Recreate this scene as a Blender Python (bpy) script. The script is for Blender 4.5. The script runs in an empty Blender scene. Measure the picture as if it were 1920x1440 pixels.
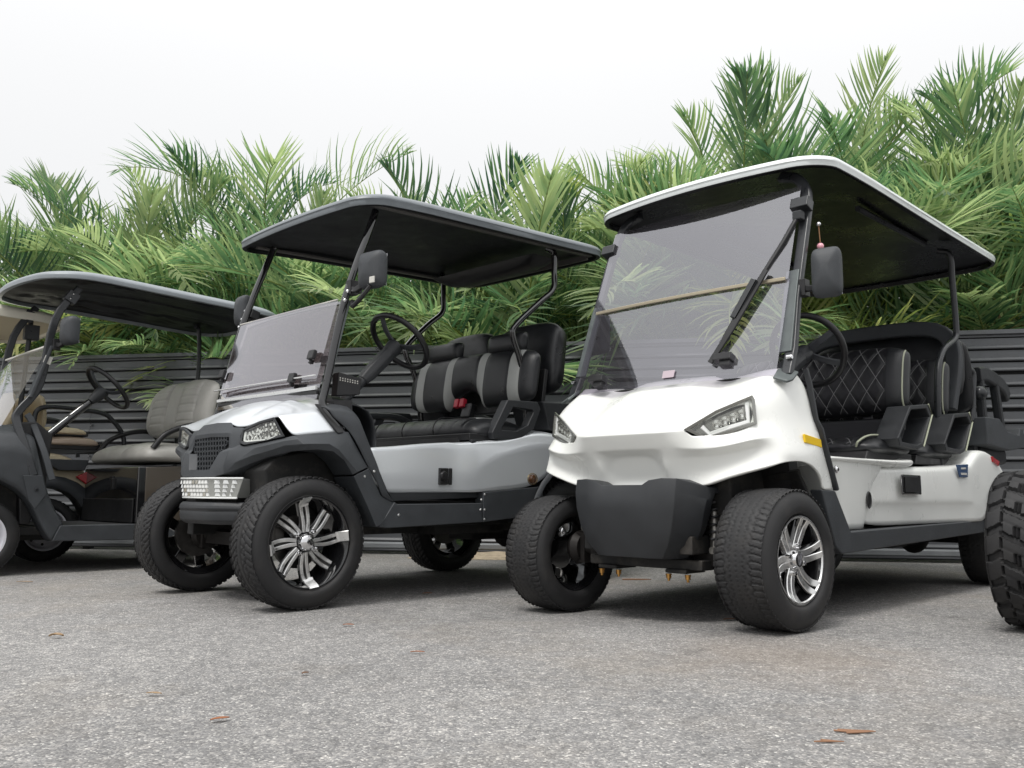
import bpy, bmesh, math, random
from mathutils import Vector, Matrix
RND = random.Random(11)
pi = math.pi
SC = bpy.context.scene
COL = SC.collection

# ---------------------------------------------------------------- camera, sky, sun, exposure
cam_data = bpy.data.cameras.new('camera')
cam = bpy.data.objects.new('camera', cam_data)
COL.objects.link(cam)
SC.camera = cam
cam_data.sensor_width = 36.0
cam_data.lens = 1631.0 / 1920.0 * 36.0
cam_data.clip_start = 0.05
cam_data.clip_end = 2000.0
cam.matrix_world = Matrix.Translation((0, 0, 0.4878)) @ Matrix.Rotation(pi / 2 + 0.1277, 4, 'X') @ Matrix.Rotation(0.0036, 4, 'Z')

SUN_EL, SUN_AZ = math.radians(60), math.radians(-146)   # azimuth measured clockwise from the view direction (+Y)
world = bpy.data.worlds.new('World')
SC.world = world
world.use_nodes = True
wn = world.node_tree
wn.nodes.clear()
w_out = wn.nodes.new('ShaderNodeOutputWorld')
w_bg = wn.nodes.new('ShaderNodeBackground')
w_sky = wn.nodes.new('ShaderNodeTexSky')
w_sky.sky_type = 'NISHITA'
w_sky.sun_disc = False
w_sky.sun_elevation = SUN_EL
w_sky.sun_rotation = SUN_AZ
w_mix = wn.nodes.new('ShaderNodeMix')
w_mix.data_type = 'RGBA'
w_mix.inputs['Factor'].default_value = 0.93
w_tc = wn.nodes.new('ShaderNodeTexCoord')
w_sep = wn.nodes.new('ShaderNodeSeparateXYZ')
w_no = wn.nodes.new('ShaderNodeTexNoise')
w_no.inputs['Scale'].default_value = 1.6
w_no.inputs['Detail'].default_value = 3.0
w_cr = wn.nodes.new('ShaderNodeMapRange')
w_cr.inputs['To Min'].default_value = 9.6
w_cr.inputs['To Max'].default_value = 10.1
wn.links.new(w_tc.outputs['Generated'], w_no.inputs['Vector'])
wn.links.new(w_no.outputs['Fac'], w_cr.inputs['Value'])
wn.links.new(w_sky.outputs['Color'], w_mix.inputs['A'])
# overcast sky: the zenith is brighter than the horizon, as real cloud cover is
w_grad = wn.nodes.new('ShaderNodeMapRange')
w_grad.inputs['From Min'].default_value = 0.0
w_grad.inputs['From Max'].default_value = 1.0
w_grad.inputs['To Min'].default_value = 0.88
w_grad.inputs['To Max'].default_value = 2.35
wn.links.new(w_tc.outputs['Generated'], w_sep.inputs[0])
w_pow = wn.nodes.new('ShaderNodeMath')
w_pow.operation = 'POWER'
w_pow.use_clamp = True
w_pow.inputs[1].default_value = 3.2
w_abs = wn.nodes.new('ShaderNodeMath')
w_abs.operation = 'MAXIMUM'
w_abs.inputs[1].default_value = 0.0
wn.links.new(w_sep.outputs['Z'], w_abs.inputs[0])
wn.links.new(w_abs.outputs[0], w_pow.inputs[0])
wn.links.new(w_pow.outputs[0], w_grad.inputs['Value'])
w_mul = wn.nodes.new('ShaderNodeMath')
w_mul.operation = 'MULTIPLY'
wn.links.new(w_cr.outputs['Result'], w_mul.inputs[0])
wn.links.new(w_grad.outputs['Result'], w_mul.inputs[1])
wn.links.new(w_mul.outputs[0], w_mix.inputs['B'])
wn.links.new(w_mix.outputs['Result'], w_bg.inputs['Color'])
w_bg.inputs['Strength'].default_value = 0.0755
wn.links.new(w_bg.outputs['Background'], w_out.inputs['Surface'])

sun_data = bpy.data.lights.new('sun', 'SUN')
sun_data.energy = 1.5
sun_data.angle = math.radians(16)
sun_data.color = (1.0, 0.97, 0.93)
sun = bpy.data.objects.new('sun', sun_data)
COL.objects.link(sun)
_sd = Vector((math.sin(SUN_AZ) * math.cos(SUN_EL), math.cos(SUN_AZ) * math.cos(SUN_EL), math.sin(SUN_EL)))
sun.rotation_euler = _sd.to_track_quat('Z', 'Y').to_euler()

SC.view_settings.view_transform = 'Standard'
SC.view_settings.look = 'None'
SC.view_settings.exposure = 0.5
SC.view_settings.gamma = 1.0
SC.view_settings.use_curve_mapping = False
SC.cycles.max_bounces = 8
SC.cycles.transparent_max_bounces = 12

# ---------------------------------------------------------------- materials
MATS = {}

def nt(m):
    return m.node_tree.nodes, m.node_tree.links

def mat(name, col, rough=0.5, metal=0.0, spec=0.5, coat=0.0, bump=None, var=None, dirt=0.0, coatr=0.05):
    if name in MATS:
        return MATS[name]
    m = bpy.data.materials.new(name)
    m.use_nodes = True
    N, K = nt(m)
    b = N['Principled BSDF']
    b.inputs['Base Color'].default_value = (*col, 1)
    b.inputs['Roughness'].default_value = rough
    b.inputs['Metallic'].default_value = metal
    b.inputs['Specular IOR Level'].default_value = spec
    b.inputs['Coat Weight'].default_value = coat
    b.inputs['Coat Roughness'].default_value = coatr
    tc = N.new('ShaderNodeTexCoord')
    if var:
        sc, am = var
        n = N.new('ShaderNodeTexNoise')
        n.inputs['Scale'].default_value = sc
        n.inputs['Detail'].default_value = 5
        n.inputs['Roughness'].default_value = 0.65
        K.new(tc.outputs['Object'], n.inputs['Vector'])
        mr = N.new('ShaderNodeMapRange')
        mr.inputs['From Min'].default_value = 0.3
        mr.inputs['From Max'].default_value = 0.7
        mr.inputs['To Min'].default_value = 1 - am
        mr.inputs['To Max'].default_value = 1 + am
        K.new(n.outputs['Fac'], mr.inputs['Value'])
        mx = N.new('ShaderNodeVectorMath')
        mx.operation = 'SCALE'
        mx.inputs[0].default_value = col
        K.new(mr.outputs['Result'], mx.inputs['Scale'])
        last = mx.outputs[0]
        if dirt > 0:
            n2 = N.new('ShaderNodeTexNoise')
            n2.inputs['Scale'].default_value = sc * 0.35
            n2.inputs['Detail'].default_value = 8
            n2.inputs['Roughness'].default_value = 0.75
            K.new(tc.outputs['Object'], n2.inputs['Vector'])
            r2 = N.new('ShaderNodeMapRange')
            r2.inputs['From Min'].default_value = 0.5
            r2.inputs['From Max'].default_value = 0.75
            r2.inputs['To Max'].default_value = dirt
            K.new(n2.outputs['Fac'], r2.inputs['Value'])
            m2 = N.new('ShaderNodeMix')
            m2.data_type = 'RGBA'
            m2.inputs['B'].default_value = (0.23, 0.20, 0.165, 1)
            K.new(r2.outputs['Result'], m2.inputs['Factor'])
            K.new(last, m2.inputs['A'])
            last = m2.outputs['Result']
        K.new(last, b.inputs['Base Color'])
        rr = N.new('ShaderNodeMapRange')
        rr.inputs['From Min'].default_value = 0.3
        rr.inputs['From Max'].default_value = 0.7
        rr.inputs['To Min'].default_value = max(0.02, rough - 0.10 * min(1, rough * 3))
        rr.inputs['To Max'].default_value = min(1, rough + 0.10 * min(1, rough * 3))
        K.new(n.outputs['Fac'], rr.inputs['Value'])
        K.new(rr.outputs['Result'], b.inputs['Roughness'])
    if bump:
        bs, st = bump
        n = N.new('ShaderNodeTexNoise')
        n.inputs['Scale'].default_value = bs
        n.inputs['Detail'].default_value = 3
        K.new(tc.outputs['Object'], n.inputs['Vector'])
        bp = N.new('ShaderNodeBump')
        bp.inputs['Strength'].default_value = st
        bp.inputs['Distance'].default_value = 0.002
        K.new(n.outputs['Fac'], bp.inputs['Height'])
        K.new(bp.outputs['Normal'], b.inputs['Normal'])
    MATS[name] = m
    return m

def glass(name, tint, film, film_amt, refl=0.06):
    m = bpy.data.materials.new(name)
    m.use_nodes = True
    N, K = nt(m)
    N.clear()
    o = N.new('ShaderNodeOutputMaterial')
    tr = N.new('ShaderNodeBsdfTransparent')
    tr.inputs['Color'].default_value = (*tint, 1)
    df = N.new('ShaderNodeBsdfDiffuse')
    df.inputs['Color'].default_value = (*film, 1)
    gl = N.new('ShaderNodeBsdfGlossy')
    gl.inputs['Roughness'].default_value = 0.03
    gl.inputs['Color'].default_value = (0.95, 0.95, 1, 1)
    lw = N.new('ShaderNodeLayerWeight')
    lw.inputs['Blend'].default_value = 0.5
    fr = N.new('ShaderNodeMath')
    fr.operation = 'POWER'
    fr.inputs[1].default_value = 4.0
    K.new(lw.outputs['Facing'], fr.inputs[0])
    ad = N.new('ShaderNodeMath')
    ad.operation = 'ADD'
    ad.use_clamp = True
    ad.inputs[1].default_value = refl
    K.new(fr.outputs[0], ad.inputs[0])
    tc = N.new('ShaderNodeTexCoord')
    n = N.new('ShaderNodeTexNoise')
    n.inputs['Scale'].default_value = 5
    n.inputs['Detail'].default_value = 6
    K.new(tc.outputs['Object'], n.inputs['Vector'])
    mr = N.new('ShaderNodeMapRange')
    mr.inputs['To Min'].default_value = film_amt * 0.6
    mr.inputs['To Max'].default_value = film_amt * 1.4
    K.new(n.outputs['Fac'], mr.inputs['Value'])
    m1 = N.new('ShaderNodeMixShader')
    m2 = N.new('ShaderNodeMixShader')
    K.new(mr.outputs['Result'], m1.inputs[0])
    K.new(tr.outputs[0], m1.inputs[1])
    K.new(df.outputs[0], m1.inputs[2])
    K.new(ad.outputs[0], m2.inputs[0])
    K.new(m1.outputs[0], m2.inputs[1])
    K.new(gl.outputs[0], m2.inputs[2])
    K.new(m2.outputs[0], o.inputs['Surface'])
    MATS[name] = m
    return m

WHITE = mat('pearl_white_paint', (0.82, 0.83, 0.80), 0.32, coat=0.35, spec=0.5, var=(3, 0.03))
SILVER = mat('silver_blue_paint', (0.68, 0.71, 0.735), 0.33, metal=0.4, coat=0.6)
PLASTIC = mat('grey_black_textured_plastic', (0.040, 0.044, 0.049), 0.55, bump=(900, 0.35), var=(9, 0.18), spec=0.45)
PLASTIC_D = mat('black_bumper_plastic', (0.022, 0.024, 0.027), 0.5, bump=(700, 0.3), var=(8, 0.18))
BLACK = mat('black_plastic', (0.012, 0.012, 0.013), 0.42, var=(12, 0.2))
DARK = mat('underbody_black', (0.010, 0.010, 0.010), 0.75, var=(14, 0.4), dirt=0.25)
GLOSS_BLACK = mat('gloss_black_paint', (0.010, 0.010, 0.011), 0.08, coat=1.0)
STEEL_BLACK = mat('black_powder_coated_steel', (0.022, 0.024, 0.027), 0.33, var=(20, 0.15))
POST_GREY = mat('grey_green_post_paint', (0.10, 0.115, 0.115), 0.4, metal=0.2, var=(15, 0.1))
ROOF_GREY = mat('grey_roof_plastic', (0.17, 0.19, 0.205), 0.38, bump=(500, 0.2), var=(6, 0.12))
ROOF_GREY2 = mat('lighter_grey_roof_plastic', (0.24, 0.265, 0.285), 0.38, bump=(500, 0.2), var=(6, 0.12))
ROOF_WHITE = mat('white_roof_plastic', (0.72, 0.76, 0.76), 0.25, coat=0.4, var=(6, 0.06))
ROOF_CREAM = mat('cream_roof_plastic', (0.80, 0.77, 0.66), 0.35, var=(6, 0.06))
LINER = mat('black_roof_liner', (0.004, 0.004, 0.005), 0.30, spec=0.35, var=(5, 0.35), bump=(30, 0.2))
LINER_G = mat('charcoal_roof_liner', (0.010, 0.011, 0.013), 0.45, spec=0.4, var=(5, 0.3), bump=(60, 0.25))
RUBBER = mat('tyre_rubber', (0.013, 0.013, 0.014), 0.66, var=(11, 0.25), dirt=0.07, bump=(260, 0.25))
RUBBER2 = mat('worn_tyre_rubber', (0.017, 0.017, 0.018), 0.68, var=(11, 0.25), dirt=0.10, bump=(260, 0.25))
CHROME = mat('chrome', (0.75, 0.75, 0.76), 0.09, metal=1.0)
MACHINED = mat('machined_aluminium', (0.80, 0.80, 0.79), 0.34, metal=1.0, var=(60, 0.05))
WHEEL_WHITE = mat('white_painted_steel_wheel', (0.62, 0.62, 0.66), 0.35, var=(12, 0.06), dirt=0.1)
LEATHER_B = mat('black_vinyl', (0.014, 0.015, 0.017), 0.36, bump=(420, 0.35), var=(10, 0.15), spec=0.5)
LEATHER_S = mat('grey_vinyl_stripe', (0.36, 0.37, 0.355), 0.5, bump=(420, 0.3), var=(10, 0.06))
LEATHER_T = mat('taupe_grey_vinyl', (0.40, 0.39, 0.36), 0.42, bump=(380, 0.35), var=(8, 0.10))
BEIGE = mat('beige_vinyl', (0.60, 0.50, 0.34), 0.5, bump=(300, 0.3), var=(7, 0.08))
BEIGE_P = mat('beige_body_plastic', (0.42, 0.36, 0.25), 0.45, var=(6, 0.08), dirt=0.1)
PIPING = mat('pale_yellow_piping', (0.40, 0.42, 0.31), 0.5)
PIPING_D = mat('dark_seam', (0.006, 0.006, 0.007), 0.6)
THREAD = mat('grey_thread', (0.22, 0.22, 0.22), 0.7)
RED = mat('red_lens', (0.42, 0.012, 0.018), 0.22, coat=0.6)
RED_P = mat('red_plastic', (0.45, 0.02, 0.04), 0.4)
AMBER = mat('amber_marker_lens', (0.10, 0.045, 0.02), 0.15, coat=0.8)
YELLOW = mat('yellow_reflector', (0.85, 0.55, 0.005), 0.35, coat=0.3)
BRASS = mat('yellow_zinc', (0.50, 0.27, 0.08), 0.35, metal=0.9)
STRIP = mat('beige_aluminium_strip', (0.42, 0.37, 0.27), 0.35, metal=0.5)
LAMP_G = mat('lamp_reflector', (0.82, 0.82, 0.80), 0.16, metal=1.0)
LAMP_D = mat('lamp_housing_dark', (0.30, 0.30, 0.28), 0.22, metal=0.8)
LAMP_W = mat('lamp_light_guide', (0.78, 0.79, 0.78), 0.25, coat=0.5)
PINK = mat('pink_bead', (0.75, 0.36, 0.42), 0.3, coat=0.5)
STICKER = mat('pale_pink_sticker', (0.46, 0.38, 0.42), 0.6)
PALE = mat('pale_grey_label', (0.55, 0.54, 0.50), 0.5)
BLUE = mat('blue_badge_print', (0.03, 0.07, 0.16), 0.3)
GLASS_W = glass('lilac_tinted_acrylic', (0.74, 0.71, 0.78), (0.62, 0.60, 0.66), 0.045, 0.20)
GLASS_S = glass('smoked_bronze_acrylic', (0.50, 0.44, 0.43), (0.45, 0.40, 0.38), 0.02, 0.25)
GLASS_C = glass('clear_acrylic', (0.85, 0.88, 0.88), (0.7, 0.72, 0.72), 0.10, 0.05)
LENS = glass('headlamp_lens', (0.93, 0.94, 0.92), (0.7, 0.7, 0.68), 0.04, 0.05)

# ---------------------------------------------------------------- mesh helpers
def catmull(pts, n=6):
    P = [Vector(p) for p in pts]
    if len(P) < 3:
        return P
    out = []
    for i in range(len(P) - 1):
        p0 = P[i - 1] if i > 0 else P[0] * 2 - P[1]
        p1, p2 = P[i], P[i + 1]
        p3 = P[i + 2] if i + 2 < len(P) else P[-1] * 2 - P[-2]
        for k in range(n):
            t = k / n
            out.append(0.5 * ((2 * p1) + (p2 - p0) * t + (2 * p0 - 5 * p1 + 4 * p2 - p3) * t * t + (3 * p1 - p0 - 3 * p2 + p3) * t ** 3))
    out.append(P[-1])
    return out

class MB:
    def __init__(s):
        s.v, s.f, s.m = [], [], []

    def add(s, vs, fs, m=0, M=None):
        o = len(s.v)
        for p in vs:
            p = Vector(p)
            s.v.append(tuple(M @ p) if M else tuple(p))
        for f in fs:
            s.f.append([i + o for i in f])
            s.m.append(m)
        return s

    def box(s, c, size, rot=(0, 0, 0), m=0, taper=1.0):
        M = Matrix.Translation(c)
        if isinstance(rot, Matrix):
            M = M @ rot
        else:
            from mathutils import Euler
            M = M @ Euler(rot).to_matrix().to_4x4()
        x, y, z = [a / 2 for a in size]
        t = taper
        vs = [(-x, -y, -z), (x, -y, -z), (x, y, -z), (-x, y, -z), (-x * t, -y * t, z), (x * t, -y * t, z), (x * t, y * t, z), (-x * t, y * t, z)]
        return s.add(vs, [(0, 3, 2, 1), (4, 5, 6, 7), (0, 1, 5, 4), (1, 2, 6, 5), (2, 3, 7, 6), (3, 0, 4, 7)], m, M)

    def sweep(s, path, prof, m=0, up=(0, 0, 1), scale=None, closed=False):
        P = [Vector(p) for p in path]
        n, k = len(P), len(prof)
        up = Vector(up)
        rings = []
        for i, p in enumerate(P):
            if closed:
                t = (P[(i + 1) % n] - P[i - 1]).normalized()
            else:
                t = (P[min(i + 1, n - 1)] - P[max(i - 1, 0)]).normalized()
            a = t.cross(up)
            if a.length < 1e-4:
                a = t.cross(Vector((1, 0, 0)))
            a.normalize()
            b = a.cross(t).normalized()
            sc = scale[i] if scale else 1
            rings.append([p + a * q[0] * sc + b * q[1] * sc for q in prof])
        vs = [q for r in rings for q in r]
        fs = []
        for i in range(n if closed else n - 1):
            j = (i + 1) % n
            for q in range(k):
                fs.append((i * k + q, i * k + (q + 1) % k, j * k + (q + 1) % k, j * k + q))
        if not closed:
            fs.append(tuple(range(k))[::-1])
            fs.append(tuple((n - 1) * k + q for q in range(k)))
        return s.add(vs, fs, m)

    def beam(s, path, w, h, m=0, up=(0, 0, 1)):
        c = min(w, h) * 0.18
        w, h = w / 2, h / 2
        return s.sweep(path, [(-w + c, -h), (w - c, -h), (w, -h + c), (w, h - c), (w - c, h), (-w + c, h), (-w, h - c), (-w, -h + c)], m, up)

    def tube(s, path, r, n=10, m=0, up=(0, 0, 1), scale=None, closed=False):
        return s.sweep(path, [(r * math.cos(2 * pi * i / n), r * math.sin(2 * pi * i / n)) for i in range(n)], m, up, scale, closed)

    def prism(s, pts, a, b, axis='y', m=0):
        n = len(pts)
        def mk(p, t):
            if axis == 'y':
                return (p[0], t, p[1])
            if axis == 'x':
                return (t, p[0], p[1])
            return (p[0], p[1], t)
        vs = [mk(p, a) for p in pts] + [mk(p, b) for p in pts]
        fs = [tuple(range(n)), tuple(range(2 * n - 1, n - 1, -1))]
        fs += [(i, i + n, (i + 1) % n + n, (i + 1) % n) for i in range(n)]
        return s.add(vs, fs, m)

    def lathe(s, prof, n=32, m=0, M=None, caps=False):
        """prof: (radius, height) ; axis local Y"""
        k = len(prof)
        vs = []
        for i in range(n):
            a = 2 * pi * i / n
            for r, h in prof:
                vs.append((r * math.cos(a), h, r * math.sin(a)))
        fs = []
        for i in range(n):
            j = (i + 1) % n
            for q in range(k - 1):
                fs.append((i * k + q, i * k + q + 1, j * k + q + 1, j * k + q))
        if caps:
            fs.append(tuple(i * k for i in range(n)))
            fs.append(tuple(i * k + k - 1 for i in range(n))[::-1])
        return s.add(vs, fs, m, M)

    def grid(s, rows, m=0, closed_u=False, mfun=None):
        nr, nc = len(rows), len(rows[0])
        o = len(s.v)
        for r in rows:
            for p in r:
                s.v.append(tuple(p))
        for i in range(nr - 1):
            for j in range(nc if closed_u else nc - 1):
                jj = (j + 1) % nc
                s.f.append([o + i * nc + j, o + i * nc + jj, o + (i + 1) * nc + jj, o + (i + 1) * nc + j])
                s.m.append(mfun(i, j) if mfun else m)
        return s

    def sphere(s, c, r, n=12, m=0, sq=(1, 1, 1)):
        rows = []
        for i in range(n // 2 + 1):
            t = pi * i / (n // 2)
            rows.append([(c[0] + r * sq[0] * math.sin(t) * math.cos(2 * pi * j / n), c[1] + r * sq[1] * math.sin(t) * math.sin(2 * pi * j / n), c[2] + r * sq[2] * math.cos(t)) for j in range(n)])
        return s.grid(rows, m, closed_u=True)

    def obj(s, name, mats, parent=None, bevel=0.0, seg=2, sub=0, solid=0.0, angle=38, merge=1e-5, recalc=True, crease=None, flat=False):
        me = bpy.data.meshes.new(name)
        me.from_pydata([tuple(p) for p in s.v], [], [tuple(f) for f in s.f])
        if not isinstance(mats, (list, tuple)):
            mats = [mats]
        for q in mats:
            me.materials.append(q)
        me.polygons.foreach_set('material_index', s.m)
        bm = bmesh.new()
        bm.from_mesh(me)
        if merge:
            bmesh.ops.remove_doubles(bm, verts=bm.verts, dist=merge)
        if recalc:
            bmesh.ops.recalc_face_normals(bm, faces=bm.faces)
        if crease:
            cl = bm.edges.layers.float.get('crease_edge') or bm.edges.layers.float.new('crease_edge')
            for e in bm.edges:
                e[cl] = crease(e.verts[0].co, e.verts[1].co)
        bm.to_mesh(me)
        bm.free()
        me.polygons.foreach_set('use_smooth', [not flat] * len(me.polygons))
        o = bpy.data.objects.new(name, me)
        COL.objects.link(o)
        if parent:
            o.parent = parent
        if sub:
            md = o.modifiers.new('sub', 'SUBSURF')
            md.levels = md.render_levels = sub
        if solid:
            md = o.modifiers.new('solid', 'SOLIDIFY')
            md.thickness = solid
            md.offset = -1
        if bevel:
            md = o.modifiers.new('bevel', 'BEVEL')
            md.width = bevel
            md.segments = seg
            md.limit_method = 'ANGLE'
            md.angle_limit = math.radians(32)
            md.harden_normals = True
        elif not sub and not flat:
            me.set_sharp_from_angle(angle=math.radians(angle))
        return o

def mirror_pts(pts):
    return [(p[0], -p[1], p[2]) for p in pts]

def thing(name, label, cat, loc=(0, 0, 0), rz=0.0, group=None):
    o = bpy.data.objects.new(name, None)
    COL.objects.link(o)
    o.location = loc
    o.rotation_euler = (0, 0, rz)
    o.empty_display_size = 0.2
    o['label'] = label
    o['category'] = cat
    if group:
        o['group'] = group
    return o

def tag(o, label, cat=None, group=None):
    o['label'] = label
    if cat:
        o['category'] = cat
    if group:
        o['group'] = group
    return o

def kid(o, parent, label=None):
    o.parent = parent
    if label:
        o['label'] = label
    return o

def copy_tree(o, parent=None):
    c = o.copy()
    COL.objects.link(c)
    c.parent = parent
    for ch in [x for x in bpy.data.objects if x.parent == o and x != c]:
        copy_tree(ch, c)
    return c

# ================================================================ ground
def ground_z(x, y):
    # shallow hollow where the white cart's off-side front wheel stands
    return -0.028 * math.exp(-((x - 0.22) ** 2 + (y - 4.05) ** 2) / 0.30)

def asphalt():
    m = bpy.data.materials.new('asphalt')
    m.use_nodes = True
    N, K = nt(m)
    b = N['Principled BSDF']
    b.inputs['Roughness'].default_value = 0.85
    b.inputs['Specular IOR Level'].default_value = 0.35
    tc = N.new('ShaderNodeTexCoord')
    def noise_n(s, d=4, r=0.6):
        n = N.new('ShaderNodeTexNoise')
        n.inputs['Scale'].default_value = s
        n.inputs['Detail'].default_value = d
        n.inputs['Roughness'].default_value = r
        K.new(tc.outputs['Object'], n.inputs['Vector'])
        return n.outputs['Fac']
    def ramp(inp, stops):
        r = N.new('ShaderNodeValToRGB')
        e = r.color_ramp.elements
        while len(e) < len(stops):
            e.new(0.5)
        for q, (p, c) in zip(e, stops):
            q.position = p
            q.color = (*c, 1)
        K.new(inp, r.inputs[0])
        return r.outputs[0]
    def mixc(f, a, c, mode='MIX'):
        x = N.new('ShaderNodeMix')
        x.data_type = 'RGBA'
        x.blend_type = mode
        if isinstance(f, float):
            x.inputs['Factor'].default_value = f
        else:
            K.new(f, x.inputs['Factor'])
        K.new(a, x.inputs['A'])
        if isinstance(c, tuple):
            x.inputs['B'].default_value = (*c, 1)
        else:
            K.new(c, x.inputs['B'])
        return x.outputs['Result']
    v1 = N.new('ShaderNodeTexVoronoi')
    v1.inputs['Scale'].default_value = 210
    K.new(tc.outputs['Object'], v1.inputs['Vector'])
    sx = N.new('ShaderNodeSeparateColor')
    K.new(v1.outputs['Color'], sx.inputs[0])
    stones = ramp(sx.outputs[0], [(0.0, (0.155, 0.153, 0.153)), (0.35, (0.205, 0.204, 0.204)), (0.70, (0.262, 0.258, 0.253)), (0.91, (0.34, 0.33, 0.315)), (0.965, (0.47, 0.46, 0.44)), (1.0, (0.58, 0.57, 0.54))])
    v2 = N.new('ShaderNodeTexVoronoi')
    v2.inputs['Scale'].default_value = 62
    K.new(tc.outputs['Object'], v2.inputs['Vector'])
    s2 = N.new('ShaderNodeSeparateColor')
    K.new(v2.outputs['Color'], s2.inputs[0])
    big = ramp(s2.outputs[1], [(0.0, (0.8, 0.8, 0.8)), (0.6, (0.97, 0.97, 0.97)), (0.94, (1.08, 1.07, 1.06)), (1.0, (1.35, 1.33, 1.3))])
    c = mixc(1.0, stones, big, 'MULTIPLY')
    patch = ramp(noise_n(0.9, 8, 0.62), [(0.3, (0.80, 0.80, 0.80)), (0.7, (1.18, 1.17, 1.16))])
    c = mixc(1.0, c, patch, 'MULTIPLY')
    fine = ramp(noise_n(14, 6, 0.7), [(0.3, (0.85, 0.85, 0.85)), (0.7, (1.15, 1.15, 1.15))])
    c = mixc(1.0, c, fine, 'MULTIPLY')
    dirt = ramp(noise_n(0.55, 7, 0.7), [(0.50, (0, 0, 0)), (0.72, (0.42, 0.42, 0.42))])
    c = mixc(dirt, c, (0.235, 0.195, 0.145))
    # rusty brown stain in front of the white cart
    sp = N.new('ShaderNodeVectorMath')
    sp.operation = 'DISTANCE'
    sp.inputs[1].default_value = (0.86, 2.75, 0)
    K.new(tc.outputs['Object'], sp.inputs[0])
    ad = N.new('ShaderNodeMath')
    ad.operation = 'MULTIPLY_ADD'
    K.new(noise_n(5, 6, 0.7), ad.inputs[0])
    ad.inputs[1].default_value = 0.6
    K.new(sp.outputs['Value'], ad.inputs[2])
    st = ramp(ad.outputs[0], [(0.42, (0.28, 0.28, 0.28)), (0.85, (0, 0, 0))])
    c = mixc(st, c, (0.25, 0.185, 0.125))
    # oil drips
    ol = ramp(noise_n(2.3, 5, 0.6), [(0.27, (0.5, 0.5, 0.5)), (0.36, (0, 0, 0))])
    c = mixc(ol, c, (0.07, 0.068, 0.066))
    K.new(c, b.inputs['Base Color'])
    hh = N.new('ShaderNodeMath')
    hh.operation = 'MULTIPLY_ADD'
    K.new(v1.outputs['Distance'], hh.inputs[0])
    hh.inputs[1].default_value = -1.0
    K.new(noise_n(60, 4), hh.inputs[2])
    bp = N.new('ShaderNodeBump')
    bp.inputs['Strength'].default_value = 0.5
    bp.inputs['Distance'].default_value = 0.005
    K.new(hh.outputs[0], bp.inputs['Height'])
    K.new(bp.outputs['Normal'], b.inputs['Normal'])
    return m

ASPHALT = asphalt()
g = MB()
xs = [-400, -60, -12] + [-6 + 0.15 * i for i in range(81)] + [12, 60, 400]
ys = [-400, -40, -3] + [0.4 + 0.15 * i for i in range(54)] + [20, 80, 500]
g.grid([[(x, y, ground_z(x, y)) for x in xs] for y in ys])
gr = g.obj('ground', ASPHALT, recalc=False, merge=0)
gr['kind'] = 'structure'

# loose sand swept against the fence foot
PHI = 0.1817
FDIR = Vector((math.cos(PHI), -math.sin(PHI), 0))
FNOR = Vector((-math.sin(PHI), -math.cos(PHI), 0))        # towards the camera
F0 = Vector((0, 7.2083, 0))
SAND = mat('dry_sand', (0.40, 0.33, 0.24), 0.95, bump=(60, 1.0), var=(22, 0.3))
g = MB()
rows = []
rr = random.Random(3)
for i in range(7):
    a = i / 6
    rows.append([tuple(F0 + FDIR * (-0.75 + 1.25 * j / 14) + FNOR * (-0.02 + 0.5 * a) + Vector((0, 0, 0.003 + 0.045 * math.sin(pi * j / 14) ** 0.7 * (1 - a) * rr.uniform(0.55, 1.1)))) for j in range(15)])
g.grid(rows)
o = g.obj('sand_patch', SAND, sub=1)
o['kind'] = 'stuff'
tag(o, 'pale dry sand swept up against the foot of the dark fence', 'sand')

# ================================================================ fence
FENCE = mat('charcoal_painted_steel', (0.072, 0.076, 0.083), 0.42, metal=0.15, var=(1.3, 0.16), dirt=0.10, bump=(3, 0.15))
FENCE_D = mat('dark_fence_back', (0.018, 0.019, 0.020), 0.6)
BOLT = mat('dull_bolt', (0.16, 0.16, 0.17), 0.4, metal=0.8)
fence = thing('fence', 'long dark grey metal fence of horizontal slats behind all the carts', 'fence', tuple(F0), -PHI)
P = 0.0937
TOP = 1.692
def slat_mesh(kind):
    """one louvre board, 6 m long; local x along the fence, -y towards the camera, z=0 at its top edge"""
    g = MB()
    h = P - (0.024 if kind == 0 else 0.008)
    prof = [(0.0, 0.0), (-0.010, -0.003), (-0.012, -h + 0.030), (-0.020, -h + 0.022), (-0.026, -h + 0.010), (-0.024, -h + 0.002), (-0.004, -h), (0.004, -h)]
    n = 24
    rows = [[(-3 + 6 * i / n, p[0] + 0.0012 * math.sin(i * 1.7 + p[1] * 40), p[1]) for p in prof] for i in range(n + 1)]
    g.grid(rows)
    return g
protos = []
for k in (0, 1):
    s_ = slat_mesh(k).obj('slat', FENCE, parent=fence, angle=25)
    protos.append(s_)
first = {0: True, 1: True}
nrow = 18
for sec in range(3):
    for i in range(nrow):
        k = 0 if i % 3 == 2 else 1
        if first[k]:
            o = protos[k]
            first[k] = False
        else:
            o = protos[k].copy()
            COL.objects.link(o)
            o.parent = fence
        o.location = (-6.9 + sec * 6.003, RND.uniform(-0.002, 0.002), TOP - i * P)
        o.rotation_euler = (RND.uniform(-0.012, 0.012), 0, 0)
g = MB()
g.prism([(0.03, TOP + 0.062), (-0.03, TOP + 0.062), (-0.034, TOP + 0.028), (-0.012, TOP + 0.022), (-0.012, TOP + 0.006), (0.03, TOP + 0.006)], -10, 9.2, axis='x')
g.obj('top_rail', FENCE, parent=fence, bevel=0.003)
g = MB()
g.prism([(0.03, 0.105), (-0.016, 0.105), (-0.034, 0.09), (-0.034, 0.055), (-0.02, 0.045), (0.03, 0.045)], -10, 9.2, axis='x')
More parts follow.
